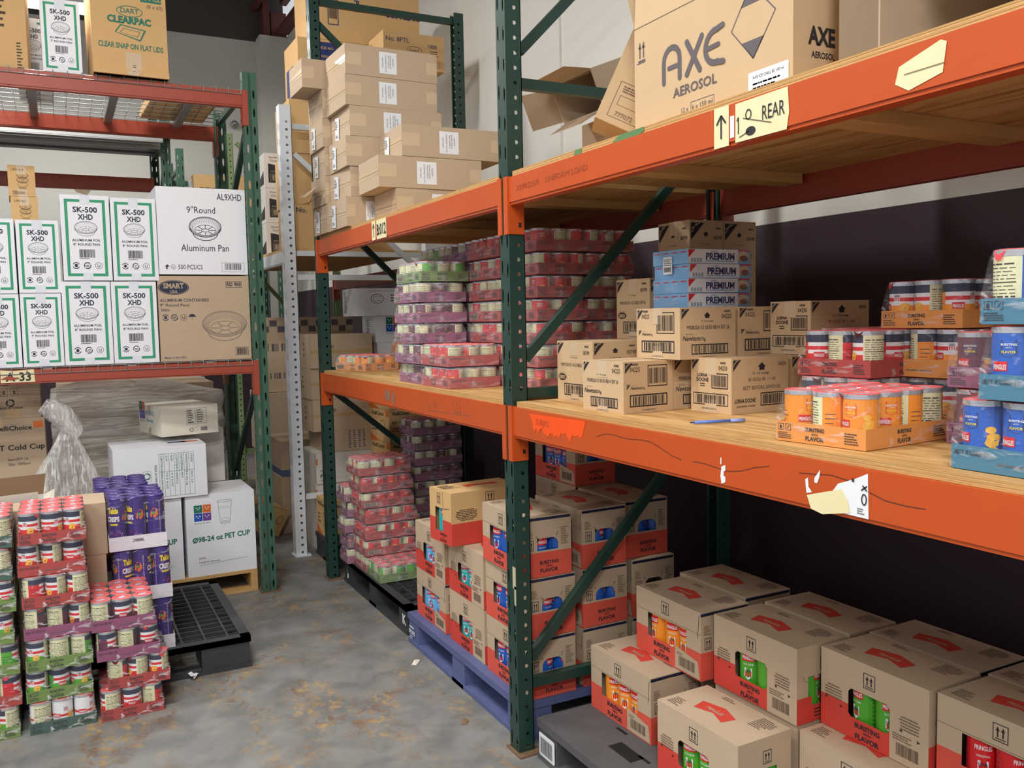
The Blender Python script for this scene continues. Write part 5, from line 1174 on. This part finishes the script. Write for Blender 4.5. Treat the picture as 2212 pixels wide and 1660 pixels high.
# stretch-wrapped pallet load
t = empty('wrapped_load', (-.05, 5.72, 0), 0, 'pallet load of brown cartons wound in dull stretch wrap under the left rack', 'wrapped pallet load')
t.location = (-.04, 6.38, 0)
m = MB(); m.box((0, 0, 0), (1.04, .8, .12), PINE); m.build('pallet', t)
for k in range(3):
    for j in range(2):
        m = MB(); x0, z_ = j*.5+.02, .12+k*.36
        m.box((x0, .03, z_), (x0+.48, .76, z_+.355), KRG); p = PR(m, (x0, .03, z_), (1, 0, 0), (0, 0, 1), .001)
        p.poly([(.12, .18), (.19, .25), (.26, .18), (.19, .11)], RED); p.rect(.28, .05, .12, .18, LAB); p.micro(.29, .06, .10, .16, 8, INKGY, k); p.poly([(.17, .15), (.21, .15), (.19, .21)], LAB, 2)
        m.build('carton', t)
m = MB(); nx_, nz_ = 26, 22; vs = []; rn = random.Random(9)
per = []
for i in range(nx_): per.append((-.012+1.064*i/nx_, -.012, 0, -1))
for i in range(12): per.append((1.052, -.012+.81*i/12, 1, 0))
for i in range(nx_): per.append((1.052-1.064*i/nx_, .798, 0, 1))
for i in range(12): per.append((-.012, .798-.81*i/12, -1, 0))
for k in range(nz_+1):
    z_ = .05+1.15*k/nz_
    for i, (x, y, a, b) in enumerate(per):
        b_ = .010*math.sin(k*1.7+i*.15)+.006*rn.random(); top = .07*math.sin(i*.16)*(k/nz_)**4
        vs.append((x+a*b_, y+b*b_, z_+top))
n = len(per); fs = [(k*n+i, k*n+(i+1) % n, (k+1)*n+(i+1) % n, (k+1)*n+i) for k in range(nz_) for i in range(n)]
m.add(vs, fs, WRAP, True); m.build('stretch_wrap', t)
# loose plastic hanging in front with a knotted top
t = empty('plastic_bag', (.0, 5.45, .75), 0, 'crumpled clear plastic cover gathered to a knot and hanging down under the left rack', 'plastic cover')
t.location = (0, 5.30, 0)
rn = random.Random(2); m = MB(); vs = []; nu, nv = 44, 22
for k in range(nv+1):
    v = k/nv
    for i in range(nu+1):
        u = i/nu; a = math.radians(-150+300*u); rad = .016+.21*v**.85
        fold = 1+.22*math.sin(i*1.45+k*.10)*(.3+v)
        x = .030+math.sin(a)*rad*fold*(1.25 if a < 0 else .85)-.26*v*v*(a < 0)*abs(math.sin(a))+.05*v; y = -.02-math.cos(a)*rad*.35*fold; z_ = 1.06-.62*v-.03*abs(math.sin(a))*v
        vs.append((x, y, z_+.008*rn.random()))
m.add(vs, [(k*(nu+1)+i, k*(nu+1)+i+1, (k+1)*(nu+1)+i+1, (k+1)*(nu+1)+i) for k in range(nv) for i in range(nu)], BAGF, True); m.build('skirt', t)
m = MB(); vs = []
for k in range(9):
    f = k/8; cx, cy, cz = .085-.17*f, -.03, 1.01+.17*f+.03*math.sin(f*3); rr_ = .030+.030*math.sin(f*3.1)
    for i in range(12):
        a = 2*math.pi*i/12; q = rr_*(1+.3*math.sin(i*2.1+k)); vs.append((cx+q*math.cos(a)*.6, cy+q*math.sin(a)*.7, cz+q*math.cos(a)*.8))
m.add(vs, [(k*12+i, k*12+(i+1) % 12, (k+1)*12+(i+1) % 12, (k+1)*12+i) for k in range(8) for i in range(12)]+[tuple(range(12)), tuple(range(96, 108))], BAGF, True); m.build('knot', t)

# cartons behind the floor stacks
carton('plain_carton', .215, .26, .26, KR, (-.068, 4.24 if 0 else 4.14+.03, .566), R(0), 'x', 'carton') if 0 else None
for i in range(3):
    carton('plain_carton', .19, .26, .226, KR, (-.055+.008*i, 4.165, .151+i*.2275), R(-1), 'plain brown carton wedged beside the purple snack cans, %s' % level(i, 3), 'carton', 'plain cartons behind the floor can stacks', None, None)
for i in range(3):
    carton('plain_carton', .36, .20, .226, KR, (-.43, 4.17, .151+i*.2275), R(0), 'plain brown carton behind the stack at the left edge, %s' % level(i, 3), 'carton', 'plain cartons behind the left edge stack') if i < 3 else None
t = empty('open_carton', (-.44, 4.42, .151), R(1), 'open white carton with a folded back brown flap behind the left can stacks', 'carton')
m = MB(); m.box((0, 0, 0), (.35, .30, .65), WCG, skip=('+z',)); m.build('body', t)
m = MB(); m.add([(0, .30, .65), (.35, .30, .65), (.365, .315, .745), (-.0, .315, .735)], [(0, 1, 2, 3), (3, 2, 1, 0)], KRD); m.build('flap', t)
m = MB(); m.add([(0, 0, .65), (.33, 0, .65), (.33, -.015, .715), (0, -.015, .705)], [(0, 1, 2, 3), (3, 2, 1, 0)], WCG); m.build('flap', t)
m = MB(); m.add([(.35, .02, .65), (.35, .28, .65), (.40, .24, .68), (.39, .06, .64)], [(0, 1, 2, 3), (3, 2, 1, 0)], CREAM); m.build('flap', t)

# ================================================================ UPPER FAR BAY: long brown cartons
ZU = 2.1075; LWm, LDm, LHm = .528, .340, .158
def longbox(crush=0):
    def f(m, w, d, h):
        p = face(m, 'F', w, d, h); p.rect(0, h*.32, w*.17, h*.42, TAPEL); p.rect(w*.88, h*.28, w*.12, h*.42, TAPEL)
        p.rect(w*.36, h*.14, w*.19, h*.72, LAB, 2)
        p.text('NOTIFY', w*.50, h*.66, .012, INKGY, rot=R(-90), l=3); p.text('ETHNIC SAUCE', w*.475, h*.76, .010, INKGY, rot=R(-90), l=3); p.text('TRAY LINTED 6', w*.455, h*.76, .010, INKGY, rot=R(-90), l=3); p.text('CONDENSED TALL/TEC', w*.425, h*.78, .009, INKGY, rot=R(-90), l=3); p.text('PARTY-05AM', w*.39, h*.66, .009, INKGY, rot=R(-90), l=3)
        a = face(m, 'A', w, d, h); a.rect(0, h*.40, d, h*.24, TAPEL); a.line(0, h*.52, d, h*.48, .0015, INKS, 2)
    return f
GU = 'long brown cartons on the upper far shelf'
def lb(x, y, z, label, rz=0, w=LWm, d=LDm, h=LHm, lab=False, ry=0, rx=0):
    def parts(t, w, d, h):
        if lab:
            m = MB(); p = PR(m, (-.003, d*.78, 0), (0, -1, 0), (0, 0, 1), .0015); p.poly([(0, h*.10), (.075, h*.04), (.082, h*.80), (.01, h*.86)], LAB); p.micro(.012, h*.45, .05, h*.3, 5, INKGY, 3); p.micro(.015, h*.15, .045, h*.12, 2, INKGY, 4); m.build('paper_label', t)
    return carton('long_carton', w, d, h, KR, (x, y, z), R(rz), label, 'carton', GU, longbox(), None, 'x', parts, R(rx), R(ry))
yU = 4.60
zz = [ZU+i*.1600 for i in range(6)]
lb(1.410, 4.60, zz[0], 'long brown carton lowest at the shelf edge with a curled paper label', w=.30, lab=True)
lb(1.440, 4.605, zz[1], 'long brown carton second up at the shelf edge, crumpled with a hanging label', w=.50, lab=True, rz=2)
lb(1.420, 4.60, zz[2], 'long brown carton third up behind the shoved out one, label on its end', lab=True, rz=-1)
lb(1.445, 4.60, zz[3], 'long brown carton third from the top of the tall pile', lab=True)
lb(1.425, 4.60, zz[4], 'long brown carton second from the top of the tall pile', rz=1)
lb(1.430, 4.60, zz[5], 'long brown carton topmost of the tall pile', rz=1)
lb(1.56, 4.235, ZU, 'long brown carton lowest of the front pair with a bent corner', w=.54, rz=0)
lb(1.47, 4.235, zz[1], 'long brown carton with a torn end strap, second of the front pile', w=.565, rz=-1)
lb(1.60, 4.24, zz[2]+.002, 'long brown carton pushed out to the right on the front pile', w=.565, lab=True, rz=-1)
yv = 4.955
for i, (x, l) in enumerate(((1.405, 1), (1.40, 0), (1.405, 1), (1.395, 1), (1.40, 0), (1.29, 0))):
    lb(x, yv, zz[i]-(.0 if i else 0), 'brown carton in the far left column of the pile, %s' % level(i, 6), w=.40, d=.285, lab=bool(l), rz=(0, 1, -1, 0, 1, 0)[i])
# torn carton flap at the pile
t = empty('torn_flap', (1.388, 4.93, zz[1]), 0, 'torn open carton end with dark hole and loose straps in the far left column', 'torn carton'); t.location = (1.36, 4.965, zz[1]+.01)
m = MB(); m.add([(0, .0, .09), (.03, .24, .10), (-.05, .22, .05), (-.06, .04, .03)], [(0, 1, 2, 3), (3, 2, 1, 0)], KR); m.add([(.0, .02, .02), (.0, .24, .02), (-.05, .20, -.0), (-.06, .05, -.005)], [(0, 1, 2, 3), (3, 2, 1, 0)], KRD); m.build('flap', t)
m = MB()
for k in range(4): m.tube((-.05+.01*k, .03+.04*k, .0), (.0, .05+.03*k, .09-.02*k), .0012, PINE, 4)
m.build('strap', t)
carton('flat_carton', .60, .50, .05, KR, (1.62, 3.05 if 0 else 3.45, ZU), R(0), 'low brown carton lying flat behind the near end of the upper far shelf', 'carton')
carton('flat_carton', .46, .32, .035, KRG, (1.56, 2.22+.22, ZU), R(4), 'flattened carton lying on the near upper shelf beside the upright', 'carton')

# ================================================================ NEAR UPPER SHELF
def axe(m, w, d, h):
    p = face(m, 'A', w, d, h); p.arrows(.010, h*.64, .05, h*.26, INKGY, fr=False)
    p.rect(.012, h*.66, .04, .003, INKGY)
    cnt = [0]
    def stroke(pts, t):
        cnt[0] += 1
        for q_, (a, b) in enumerate(zip(pts, pts[1:])): p.line(a[0], a[1], b[0], b[1], t, INKGY, 1.0+.2*(q_ % 2)+.4*cnt[0]); p.ell(b[0], b[1], t/2, t/2, INKGY, 1.1+.2*(q_ % 2)+.4*cnt[0], 10)
        p.ell(pts[0][0], pts[0][1], t/2, t/2, INKGY, 1.1+.4*cnt[0], 10)
    X0, Y0, s = .135, .118, 1.0
    arc = lambda cx, cy, r, a0, a1, n=8, ry=None: [(cx+r*math.cos(R(a0+(a1-a0)*i/n)), cy+(ry or r)*math.sin(R(a0+(a1-a0)*i/n))) for i in range(n+1)]
    stroke([(X0, Y0)]+arc(X0+.034, Y0+.052, .034, 180, 0)+[(X0+.068, Y0)], .016); stroke([(X0+.022, Y0+.034), (X0+.060, Y0+.034)], .013)
    stroke([(X0+.098, Y0+.082), (X0+.150, Y0)], .016); stroke([(X0+.158, Y0+.082), (X0+.098, Y0)], .016)
    stroke(arc(X0+.212, Y0+.042, .040, 80, 280, 12), .015); stroke([(X0+.182, Y0+.042), (X0+.222, Y0+.044)], .012)
    stroke([(X0+.218, Y0+.083), (X0+.238, Y0+.086)], .014); stroke([(X0+.218, Y0+.001), (X0+.240, Y0-.002)], .014)
    p.text('AEROSOL', X0+.04, .070, .034, INKGY, bold=.02, w=.175); p.text('12 x', X0+.075, .024, .018, INKGY); p.frame(X0+.112, .018, .092, .026, .0015, INKGY); p.text('6 x 150 ml', X0+.158, .024, .017, INKGY, 'c', w=.08)
    cx, cy = d*.785, h*.60; q = [(cx-.072, cy-.004), (cx-.004, cy+.088), (cx+.076, cy+.006), (cx+.004, cy-.086)]
    for a, b in zip(q, q[1:]+q[:1]): p.line(a[0], a[1], b[0], b[1], .003, INKGY)
    p.poly([q[1], (cx-.038, cy+.042), (cx+.042, cy+.042)][::1], INKGY); p.poly([(cx-.035, cy-.042), q[3], (cx+.040, cy-.042)], INKGY)
    p.roundrect(d*.765, .012, .13, .05, .004, LAB, 2); p.text('AXE ICE CHILL BS 150 ml', d*.79, .045, .010, INKN, l=3, w=.10); p.micro(d*.79, .018, .09, .02, 2, INKN, 2)
    f = face(m, 'F', w, d, h)
    f.text('AXE', .045, .100, .055, INK, bold=.04, w=.085); f.text('AEROSOL', .055, .070, .020, INK, bold=.02, w=.075); f.arrows(.01, h*.74, .04, h*.24, INK, fr=False)
def axeparts(t, w, d, h):
    m = MB(); m.add([(0, 0, h), (0, d, h), (.012, d, h+.21), (.02, 0, h+.22)], [(0, 1, 2, 3), (3, 2, 1, 0)], KR2); m.build('flap', t)
    m = MB(); m.add([(0, d, h), (w, d, h), (w, d+.03, h+.16), (0, d+.05, h+.15)], [(0, 1, 2, 3), (3, 2, 1, 0)], KR2); m.build('flap', t)
    m = MB(); m.add([(w, 0, h), (w, d, h), (w+.03, d, h+.2), (w+.03, 0, h+.2)], [(0, 1, 2, 3), (3, 2, 1, 0)], KR2); m.build('flap', t)
t = empty('aerosol_carton', (1.50, 1.490, ZU), R(0), 'large tan carton printed with a bold aerosol brand name on the near upper shelf', 'carton')
m = MB(); m.box((0, 0, 0), (.40, .605, .30), KR2, skip=('+z',)); axe(m, .40, .605, .30); p = face(m, 'A', .40, .605, .30); p.line(0, .298, .605, .298, .002, INKS); m.build('body', t); axeparts(t, .40, .605, .30)
# open cartons around it
def opencarton(loc, w, d, h, rz, label, flaps, mt=KR, rx=0, ry=0, mouth='+z', stamp=None):
    t = empty('open_carton', loc, R(rz), label, 'carton'); t.rotation_euler = (R(rx), R(ry), R(rz)); th = .004
    m = MB()
    for a, b, s in (((0, 0, 0), (w, d, th), '-z'), ((0, 0, h-th), (w, d, h), '+z'), ((0, 0, th), (w, th, h-th), '-y'), ((0, d-th, th), (w, d, h-th), '+y'), ((0, th, th), (th, d-th, h-th), '-x'), ((w-th, th, th), (w, d-th, h-th), '+x')):
        if s != mouth: m.box(a, b, mt)
    if stamp: stamp(m)
    m.build('body', t)
    for f in flaps: m = MB(); m.add(f, [(0, 1, 2, 3), (3, 2, 1, 0)], mt); m.build('flap', t)
    return t
opencarton((1.63, .66, ZU+.002), .50, .68, .32, 3, 'open brown carton lying at the right end of the upper shelf, mouth to the aisle',
    [[(0, 0, 0), (0, .68, 0), (-.075, .64, .010), (-.075, .05, .012)], [(0, 0, .32), (0, .45, .32), (-.10, .42, .26), (-.10, .02, .24)], [(0, .68, .01), (0, .68, .31), (-.045, .745, .29), (-.045, .745, .03)]], KRG, mouth='-x')
def st2(m):
    p = face(m, 'F', .215, .2, .30); p.poly([(.07, .17), (.214, .19), (.214, .285), (.06, .265)], LAB, 2); p.text('AXE ICE', .09, .245, .018, INKN, l=3); p.text('CHILL BS 150', .075, .222, .016, INKN, l=3); p.text('738358', .085, .195, .021, INKN, l=3)
    p.frame(.03, .02, .17, .11, .0015, INKS); p.frame(.045, .060, .12, .03, .0012, INKS); p.text('777072', .05, .027, .020, INKS, l=3); p.micro(.045, .10, .12, .022, 3, INKS, 4)
t = carton('labelled_carton', .215, .20, .30, KR2, (1.490, 2.29, 2.205), 0, 'tan carton tipped on its corner behind the aerosol carton, with a white sticker', 'carton', None, lambda m, w, d, h: st2(m), None)
t.rotation_euler = (0, R(25), R(-30))
opencarton((1.93, 2.90, 2.40), .30, .30, .16, 0, 'open brown carton tilted mouth down left above the strut of the near upright', [[(0, 0, 0), (0, .30, 0), (-.10, .28, -.02), (-.10, .03, -.02)], [(0, 0, .16), (0, .30, .16), (-.09, .28, .20), (-.10, .02, .20)], [(0, .30, .01), (0, .30, .15), (-.13, .34, .17), (-.13, .34, .02)]], KRG, mouth='-x', ry=-22)
carton('plain_carton', .26, .70, .52, KR, (2.14, .62, ZU), 0, 'hidden plain carton added behind the open one to shade the wall below', 'carton')  # added out of sight to stop light leaking down onto the wall
carton('plain_carton', .42, .62, .46, KR, (1.96, 1.46, ZU), 0, 'hidden plain carton added behind the aerosol carton to shade the wall below', 'carton')  # second hidden light blocker, keeps the wall under the shelf dark
carton('plain_carton', .30, .32, .30, KR, (2.03, 2.90, ZU), 0, 'plain carton hidden behind the aerosol carton on the far upper shelf', 'carton')

# ================================================================ BEHIND: goods on and under the white rack
ZW = 2.1015
def bigtxt(kind):
    def f(m, w, d, h):
        p = face(m, 'F', w, d, h); a = face(m, 'A', w, d, h)
        if kind == 'blue':
            p.rect(.10, h*.38, .17, h*.58, INKB); p.text('STOCK NO.', .12, h*.84, .024, KR3, bold=.02, l=3, w=.13); p.text('CODIGO NO.', .12, h*.70, .022, KR3, bold=.02, l=3, w=.13); p.text('20', .14, h*.44, .06, KR3, bold=.03, l=3)
            p.rect(.43, h*.38, .2, h*.58, INKB); p.text('500', .44, h*.46, .055, KR3, bold=.03, l=3); p.micro(.10, .02, .17, h*.33, 6, INK, 3); a.rect(.05, h*.1, .2, h*.5, INKB)
        elif kind == 'asias': p.frame(.13, h*.25, .075, h*.62, .006, INKB); p.bars(.14, h*.35, .055, h*.42, INK, 3); p.text('TAPAS', .32, h*.85, .05, INKB, rot=R(-90), bold=.03); p.text('SUPREMO', .55, h*.5, .06, INKB, bold=.05)
        elif kind == '8ftl':
            p.text('No. 8FTL', w*.04, h*.72, .042, INKGY, bold=.02, w=w*.38); p.ring(w*.50, h*.52, w*.13, h*.12, .003, INKGY); p.text('DART', w*.50, h*.47, .028, INKGY, 'c', .01); p.text('1000', w*.80, h*.64, .036, INKGY, 'c', .02); p.micro(w*.72, h*.40, w*.2, h*.18, 3, INKGY, 3, 'c')
            p.frame(w*.06, h*.10, w*.86, h*.16, .002, INKGY); p.text('LIFT N LOCK - CON TAPITA - COUVERCLE A LANGUETTE', w*.08, h*.14, .016, INKGY, w=w*.8); a.micro(.03, .02, .05, h*.8, 10, INKDG, 3); a.frame(.1, .02, .06, h*.3, .002, INK)
        elif kind == 'crystal':
            p.rect(w*.12, .04, w*.88, h*.40, INK); p.poly([(w*.12, .04+h*.40), (w, .04+h*.40), (w*.12, .04+h*.55)], INK); p.barcode(w*.18, .05, w*.55, h*.22, KRG, 4, fr=.003); p.text('10.25 Inch - Clear Lids', w*.2, .04+h*.30, .016, KRG, l=3); p.text('Recyclable Multi', w*.15, h*.86, .020, INKS); p.text('Crystal Clear', w*.18, h*.76, .022, INKS)
            a.poly([(.05, .03), (d*.9, .03), (d*.9, h*.5), (.05, h*.2)], INK); a.ring(d*.5, h*.8, .05, .03, .002, INKS)
        elif kind == 'no': p.text('No.', .02, h*.82, .05, INKGY, bold=.03)
    return f
GB = 'cartons on the white rack deck'
carton('stock_carton', .74, .38, .40, KR3, (1.545, 6.02, 3.12), R(0), 'golden carton with dark blue panels behind the far green upright', 'carton', GB, bigtxt('blue'))
carton('stock_carton', .80, .38, .42, KR3, (1.63, 6.02, 3.522), R(0), 'golden carton with a framed barcode at the top behind the far upright', 'carton', GB, bigtxt('asias'))
carton('stock_carton', .44, .30, .235, KR3, (2.04, 5.70 if 0 else 5.70, 3.30), R(0), 'golden lid carton marked No. 8FTL above the topmost long brown carton', 'carton', GB, bigtxt('8ftl'))
carton('plain_carton', .44, .30, 1.195, KR, (2.05, 5.66, ZW), R(0), 'tall plain carton hidden behind the long brown pile under the No. 8FTL carton', 'carton', GB) if 0 else None
for i, (h, k) in enumerate(((.30, 'no'), (.34, None), (.36, None))):
    carton('stock_carton', .72, .45, h, KR3, (1.475, 6.03, ZW+(0, .302, .645)[i]), R((0, 1, -1)[i]), 'golden carton between the white post and the long brown pile, %s' % level(i, 3), 'carton', GB, bigtxt(k))
for i in range(4):
    carton('clear_lid_carton', .24, .36, .262, WCG, (1.475, 6.88, ZW+i*.264), R(-2), 'pale carton with black wedge print behind the white upright, %s' % level(i, 4), 'carton', 'black wedge lid cartons on the white rack', bigtxt('crystal')) if i < 3 else None
carton('stock_carton', .78, .45, .34, KR3, (1.43, 10.25, 2.903), R(0), 'golden carton on the low back rack seen behind the left rack upright', 'carton', None, lambda m, w, d, h: (face(m, 'F', w, d, h).micro(.06, .1, .6, .12, 2, INKS, 4), face(m, 'A', w, d, h).rect(.05, .02, .3, .3, LAB)))

# lower part: floor cartons behind the far upright
GL = 'brown cartons behind the far green upright'
def handw(m, w, d, h): p = face(m, 'F', w, d, h); p.rect(0, h*.44, w, h*.10, TAPE); p.text('107 8', w*.3, h*.25, .05, INKS, rot=R(70)); a = face(m, 'A', w, d, h); a.micro(.2, h*.3, .05, h*.5, 3, INKS, 3); a.rect(0, h*.42, .02, h*.1, TAPE)
carton('large_carton', .44, .42, .235, KR, (1.545, 5.985, 1.275), R(-2), 'large brown carton topmost behind the far upright, taped along its side', 'carton', GL, handw)
carton('large_carton', .44, .42, .215, KR, (1.545, 6.0, 1.058), R(1), 'large brown carton second from the top behind the far upright', 'carton', GL, handw)
carton('large_carton', .44, .42, .222, KR, (1.55, 5.99, .834), R(0), 'large brown carton with a number scrawled on it behind the far upright', 'carton', GL, handw)
def sidep(m, w, d, h): p = face(m, 'F', w, d, h); [p.micro(w*.4+k*.035, .02, .018, h*.85, 9, INKB, k) for k in range(4)]
carton('large_carton', .44, .42, .150, KR, (1.62, 5.985, .683), R(0), 'brown carton with sideways blue print above the white lid cartons', 'carton', GL, sidep)
carton('large_carton', .40, .36, .122, KR, (1.20+.33, 6.48, .70 if 0 else .0), R(0), 'x', 'carton') if 0 else None
def f98(m, w, d, h): p = face(m, 'F', w, d, h); p.text('Plastic', .03, h*.36, .030, INKGY, shear=.2); p.text('F-98', .03, h*.20, .034, INK, bold=.03); p.line(.03, h*.16, w*.6, h*.16, .001, INKGY); p.text('DOT FLAT LID', .03, h*.08, .015, INKGY); p.rect(0, h*.62, .012, h*.2, CHIPO); a = face(m, 'A', w, d, h); [a.micro(.1+k*.045, .05, .02, h*.7, 12, INKGY, k) for k in range(4)]
carton('lid_carton', .45, .42, .215, WCG, (1.555, 5.985, .467), R(1), 'white flat lid carton marked F-98 behind the far upright', 'carton', 'white lid cartons behind the far upright', f98)
carton('lid_carton', .45, .42, .215, WCG, (1.55, 6.0, .25), R(0), 'white lid carton directly under the F-98 one', 'carton', 'white lid cartons behind the far upright', f98)
carton('lid_carton', .45, .42, .249, WCG, (1.55, 6.0, 0), R(0), 'white lid carton at the floor hidden behind the far can pallet', 'carton', 'white lid cartons behind the far upright')
def welli(m, w, d, h):
    a = face(m, 'A', w, d, h); a.text('WelliChoice', .03, h*.80, .040, INK, bold=.01, w=d*.62); a.rect(d*.84, h*.78, d*.15, h*.2, CHIPO); a.ring(d*.66, h*.45, d*.12, h*.22, .003, INK); a.ring(d*.66, h*.45, d*.10, h*.19, .0015, INKS); a.micro(.03, h*.3, d*.35, h*.3, 3, INKS, 3); a.poly([(0, 0), (d*.5, 0), (0, h*.25)], CHIPO)
    p = face(m, 'F', w, d, h); p.text('WelliChoice', w*.06, h*.82, .034, INK, bold=.02, w=w*.4); p.text('PET Cup Lids', w*.06, h*.55, .028, INK, bold=.02, w=w*.46); p.micro(w*.06, h*.3, w*.3, h*.16, 2, INKS, 3); p.ring(w*.84, h*.6, .030, .036, .004, INKS); p.ring(w*.84, h*.6, .018, .022, .0015, INKS)
for i in range(4):
    carton('lid_carton', .335, .30, .226, KR3, (2.0, 5.70, .30+i*.228), R(8), 'golden cup lid carton behind the dark purple trays, %s' % level(i, 4), 'carton', 'golden cup lid cartons behind the far bay', welli)
carton('plain_carton', .34, .32, .298, KR, (1.995, 5.69, 0), R(8), 'plain carton on the floor beneath the golden cup lid cartons', 'carton')
carton('lid_carton', .20, .30, .25, KR3, (1.50+.03, 5.62 if 0 else 5.60, .19), R(0), 'golden cup lid carton low between the far upright and the white post', 'carton', None, welli) if 0 else carton('lid_carton', .22, .28, .25, KR3, (1.53, 5.63, .157), R(0), 'golden cup lid carton low between the far upright and the white post', 'carton', None, welli)
plastic_pallet((1.52, 5.45, 0), .36, .48, .155, BLK, 'solid', 'small black plastic pallet just behind the far upright foot')
# white lens carton etc. seen under the white rack beam
def whit(m, w, d, h): p = face(m, 'F', w, d, h); p.ring(w*.42, h*.62, .048, .034, .004, INKGY); p.ring(w*.42, h*.62, .030, .018, .002, INKGY); p.line(w*.25, h*.90, w*.98, h*.92, .002, INKGY); p.micro(w*.65, h*.5, w*.3, h*.3, 3, INKGY, 3); a = face(m, 'A', w, d, h); a.micro(.05, .02, .1, h*.8, 12, INKGY, 3)
carton('white_carton', .42, .32, .195, WC, (1.86, 5.99, 1.632), R(-4), 'white carton with a lid drawing balanced under the white rack deck', 'carton', None, whit)
def qv(m, w, d, h): p = face(m, 'F', w, d, h); quality(p, w*.22, h*.40, .050); a = face(m, 'A', w, d, h); a.frame(.10, h*.1, .09, h*.8, .0015, INKGY); a.micro(.105, h*.12, .08, h*.76, 10, INKGY, 3)
carton('white_carton', .36, .30, .190, WC, (2.02, 5.99, 1.441), R(0), 'white carton with four coloured squares under the one with the lid drawing', 'carton', None, qv)
carton('white_carton', .36, .30, .14, WC, (2.03, 5.99, 1.30), R(0), 'white carton behind the orange can trays at the end of the far shelf', 'carton')
carton('large_carton', .42, .40, .30, KR, (2.0, 6.0, 1.0-.002), R(0), 'brown carton supporting the white cartons behind the far bay', 'carton', GL) if 0 else None
for i in range(4): carton('large_carton', .40, .34, .324, KR, (2.03, 6.02, i*.325-.0), R(0), 'plain brown carton in the dark column behind the far bay, %s' % level(i, 4), 'carton', 'plain cartons in the dark column')
# checker printed cartons deep under the white rack and gap clutter
def chk(m, w, d, h):
    p = face(m, 'F', w, d, h)
    for k in range(12): p.rect(k*w/12, h*.80+(k % 2)*.05, w/13, .05, INKGY)
    p.bars(.02, h*.55, w*.9, h*.1, INKGY, 4); p.bars(.02, h*.18, w*.9, h*.08, INKGY, 5)
carton('large_carton', .78, .5, .62, KR, (1.50, 7.35, 1.02), R(0), 'tall brown carton with a dark checker print deep under the white rack', 'carton', None, chk)
carton('large_carton', .80, .55, .50, KR, (1.48, 7.30, .515), R(0), 'brown carton below the checker printed one deep under the white rack', 'carton')
carton('large_carton', .80, .55, .51, KR, (1.50, 7.32, 0), R(0), 'brown carton on the floor deep under the white rack', 'carton')
carton('flat_carton', .34, .5, .05, mat('carton_slate_blue', rgb(84, 100, 132), .8), (1.46, 6.62, .43), R(0), 'slate blue flat sheet stack seen through the gap beside the white post', 'sheet stack')
carton('plain_carton', .38, .55, .428, KR, (1.45, 6.60, 0), R(0), 'brown carton on the floor beneath the slate blue sheets', 'carton')
carton('plain_carton', .38, .50, .22, KR, (1.46, 6.62, .482), R(0), 'brown carton lying on the slate blue sheets beside the white post', 'carton')
t = carton('fallen_carton', .34, .28, .20, KR3, (1.20, 6.32, .06), R(25), 'crushed golden carton tipped on the floor between the green and white uprights', 'carton', None, welli)
t.rotation_euler = (R(14), R(24), R(25)); t.location = (1.10, 6.35, .150)
# crumpled paper on the lattice pallet
for (lx, ly, sc, mm, lb_) in ((1.40, 3.72, 1.3, CREAM, 'torn pale scrap on the floor beside the blue pallet'), (1.355, 3.06, .9, KRD, 'small dark curled scrap on the floor near the near upright')):
    t = empty('floor_scrap', (lx, ly, .001), .6, lb_, 'floor scrap'); m = MB(); m.add([(0, 0, 0), (.035*sc, .01, .004), (.05*sc, .03, .0), (.02*sc, .028, .012), (-.01, .02, .002)], [(0, 1, 3), (1, 2, 3), (0, 3, 4)], mm); m.build('scrap', t)
t = empty('crumpled_paper', (.47, 4.20, .0), 0, 'crumpled white paper scrap stuck in the opening of the lattice pallet', 'paper scrap')
m = MB(); rn = random.Random(6); vs = [(rn.uniform(-.03, .03), rn.uniform(-.02, .02), rn.uniform(0, .035)) for _ in range(14)]
m.add(vs, [(i, (i+3) % 14, (i+7) % 14) for i in range(14)], LAB); m.build('scrap', t); t.location = (.47, 4.08, .0)
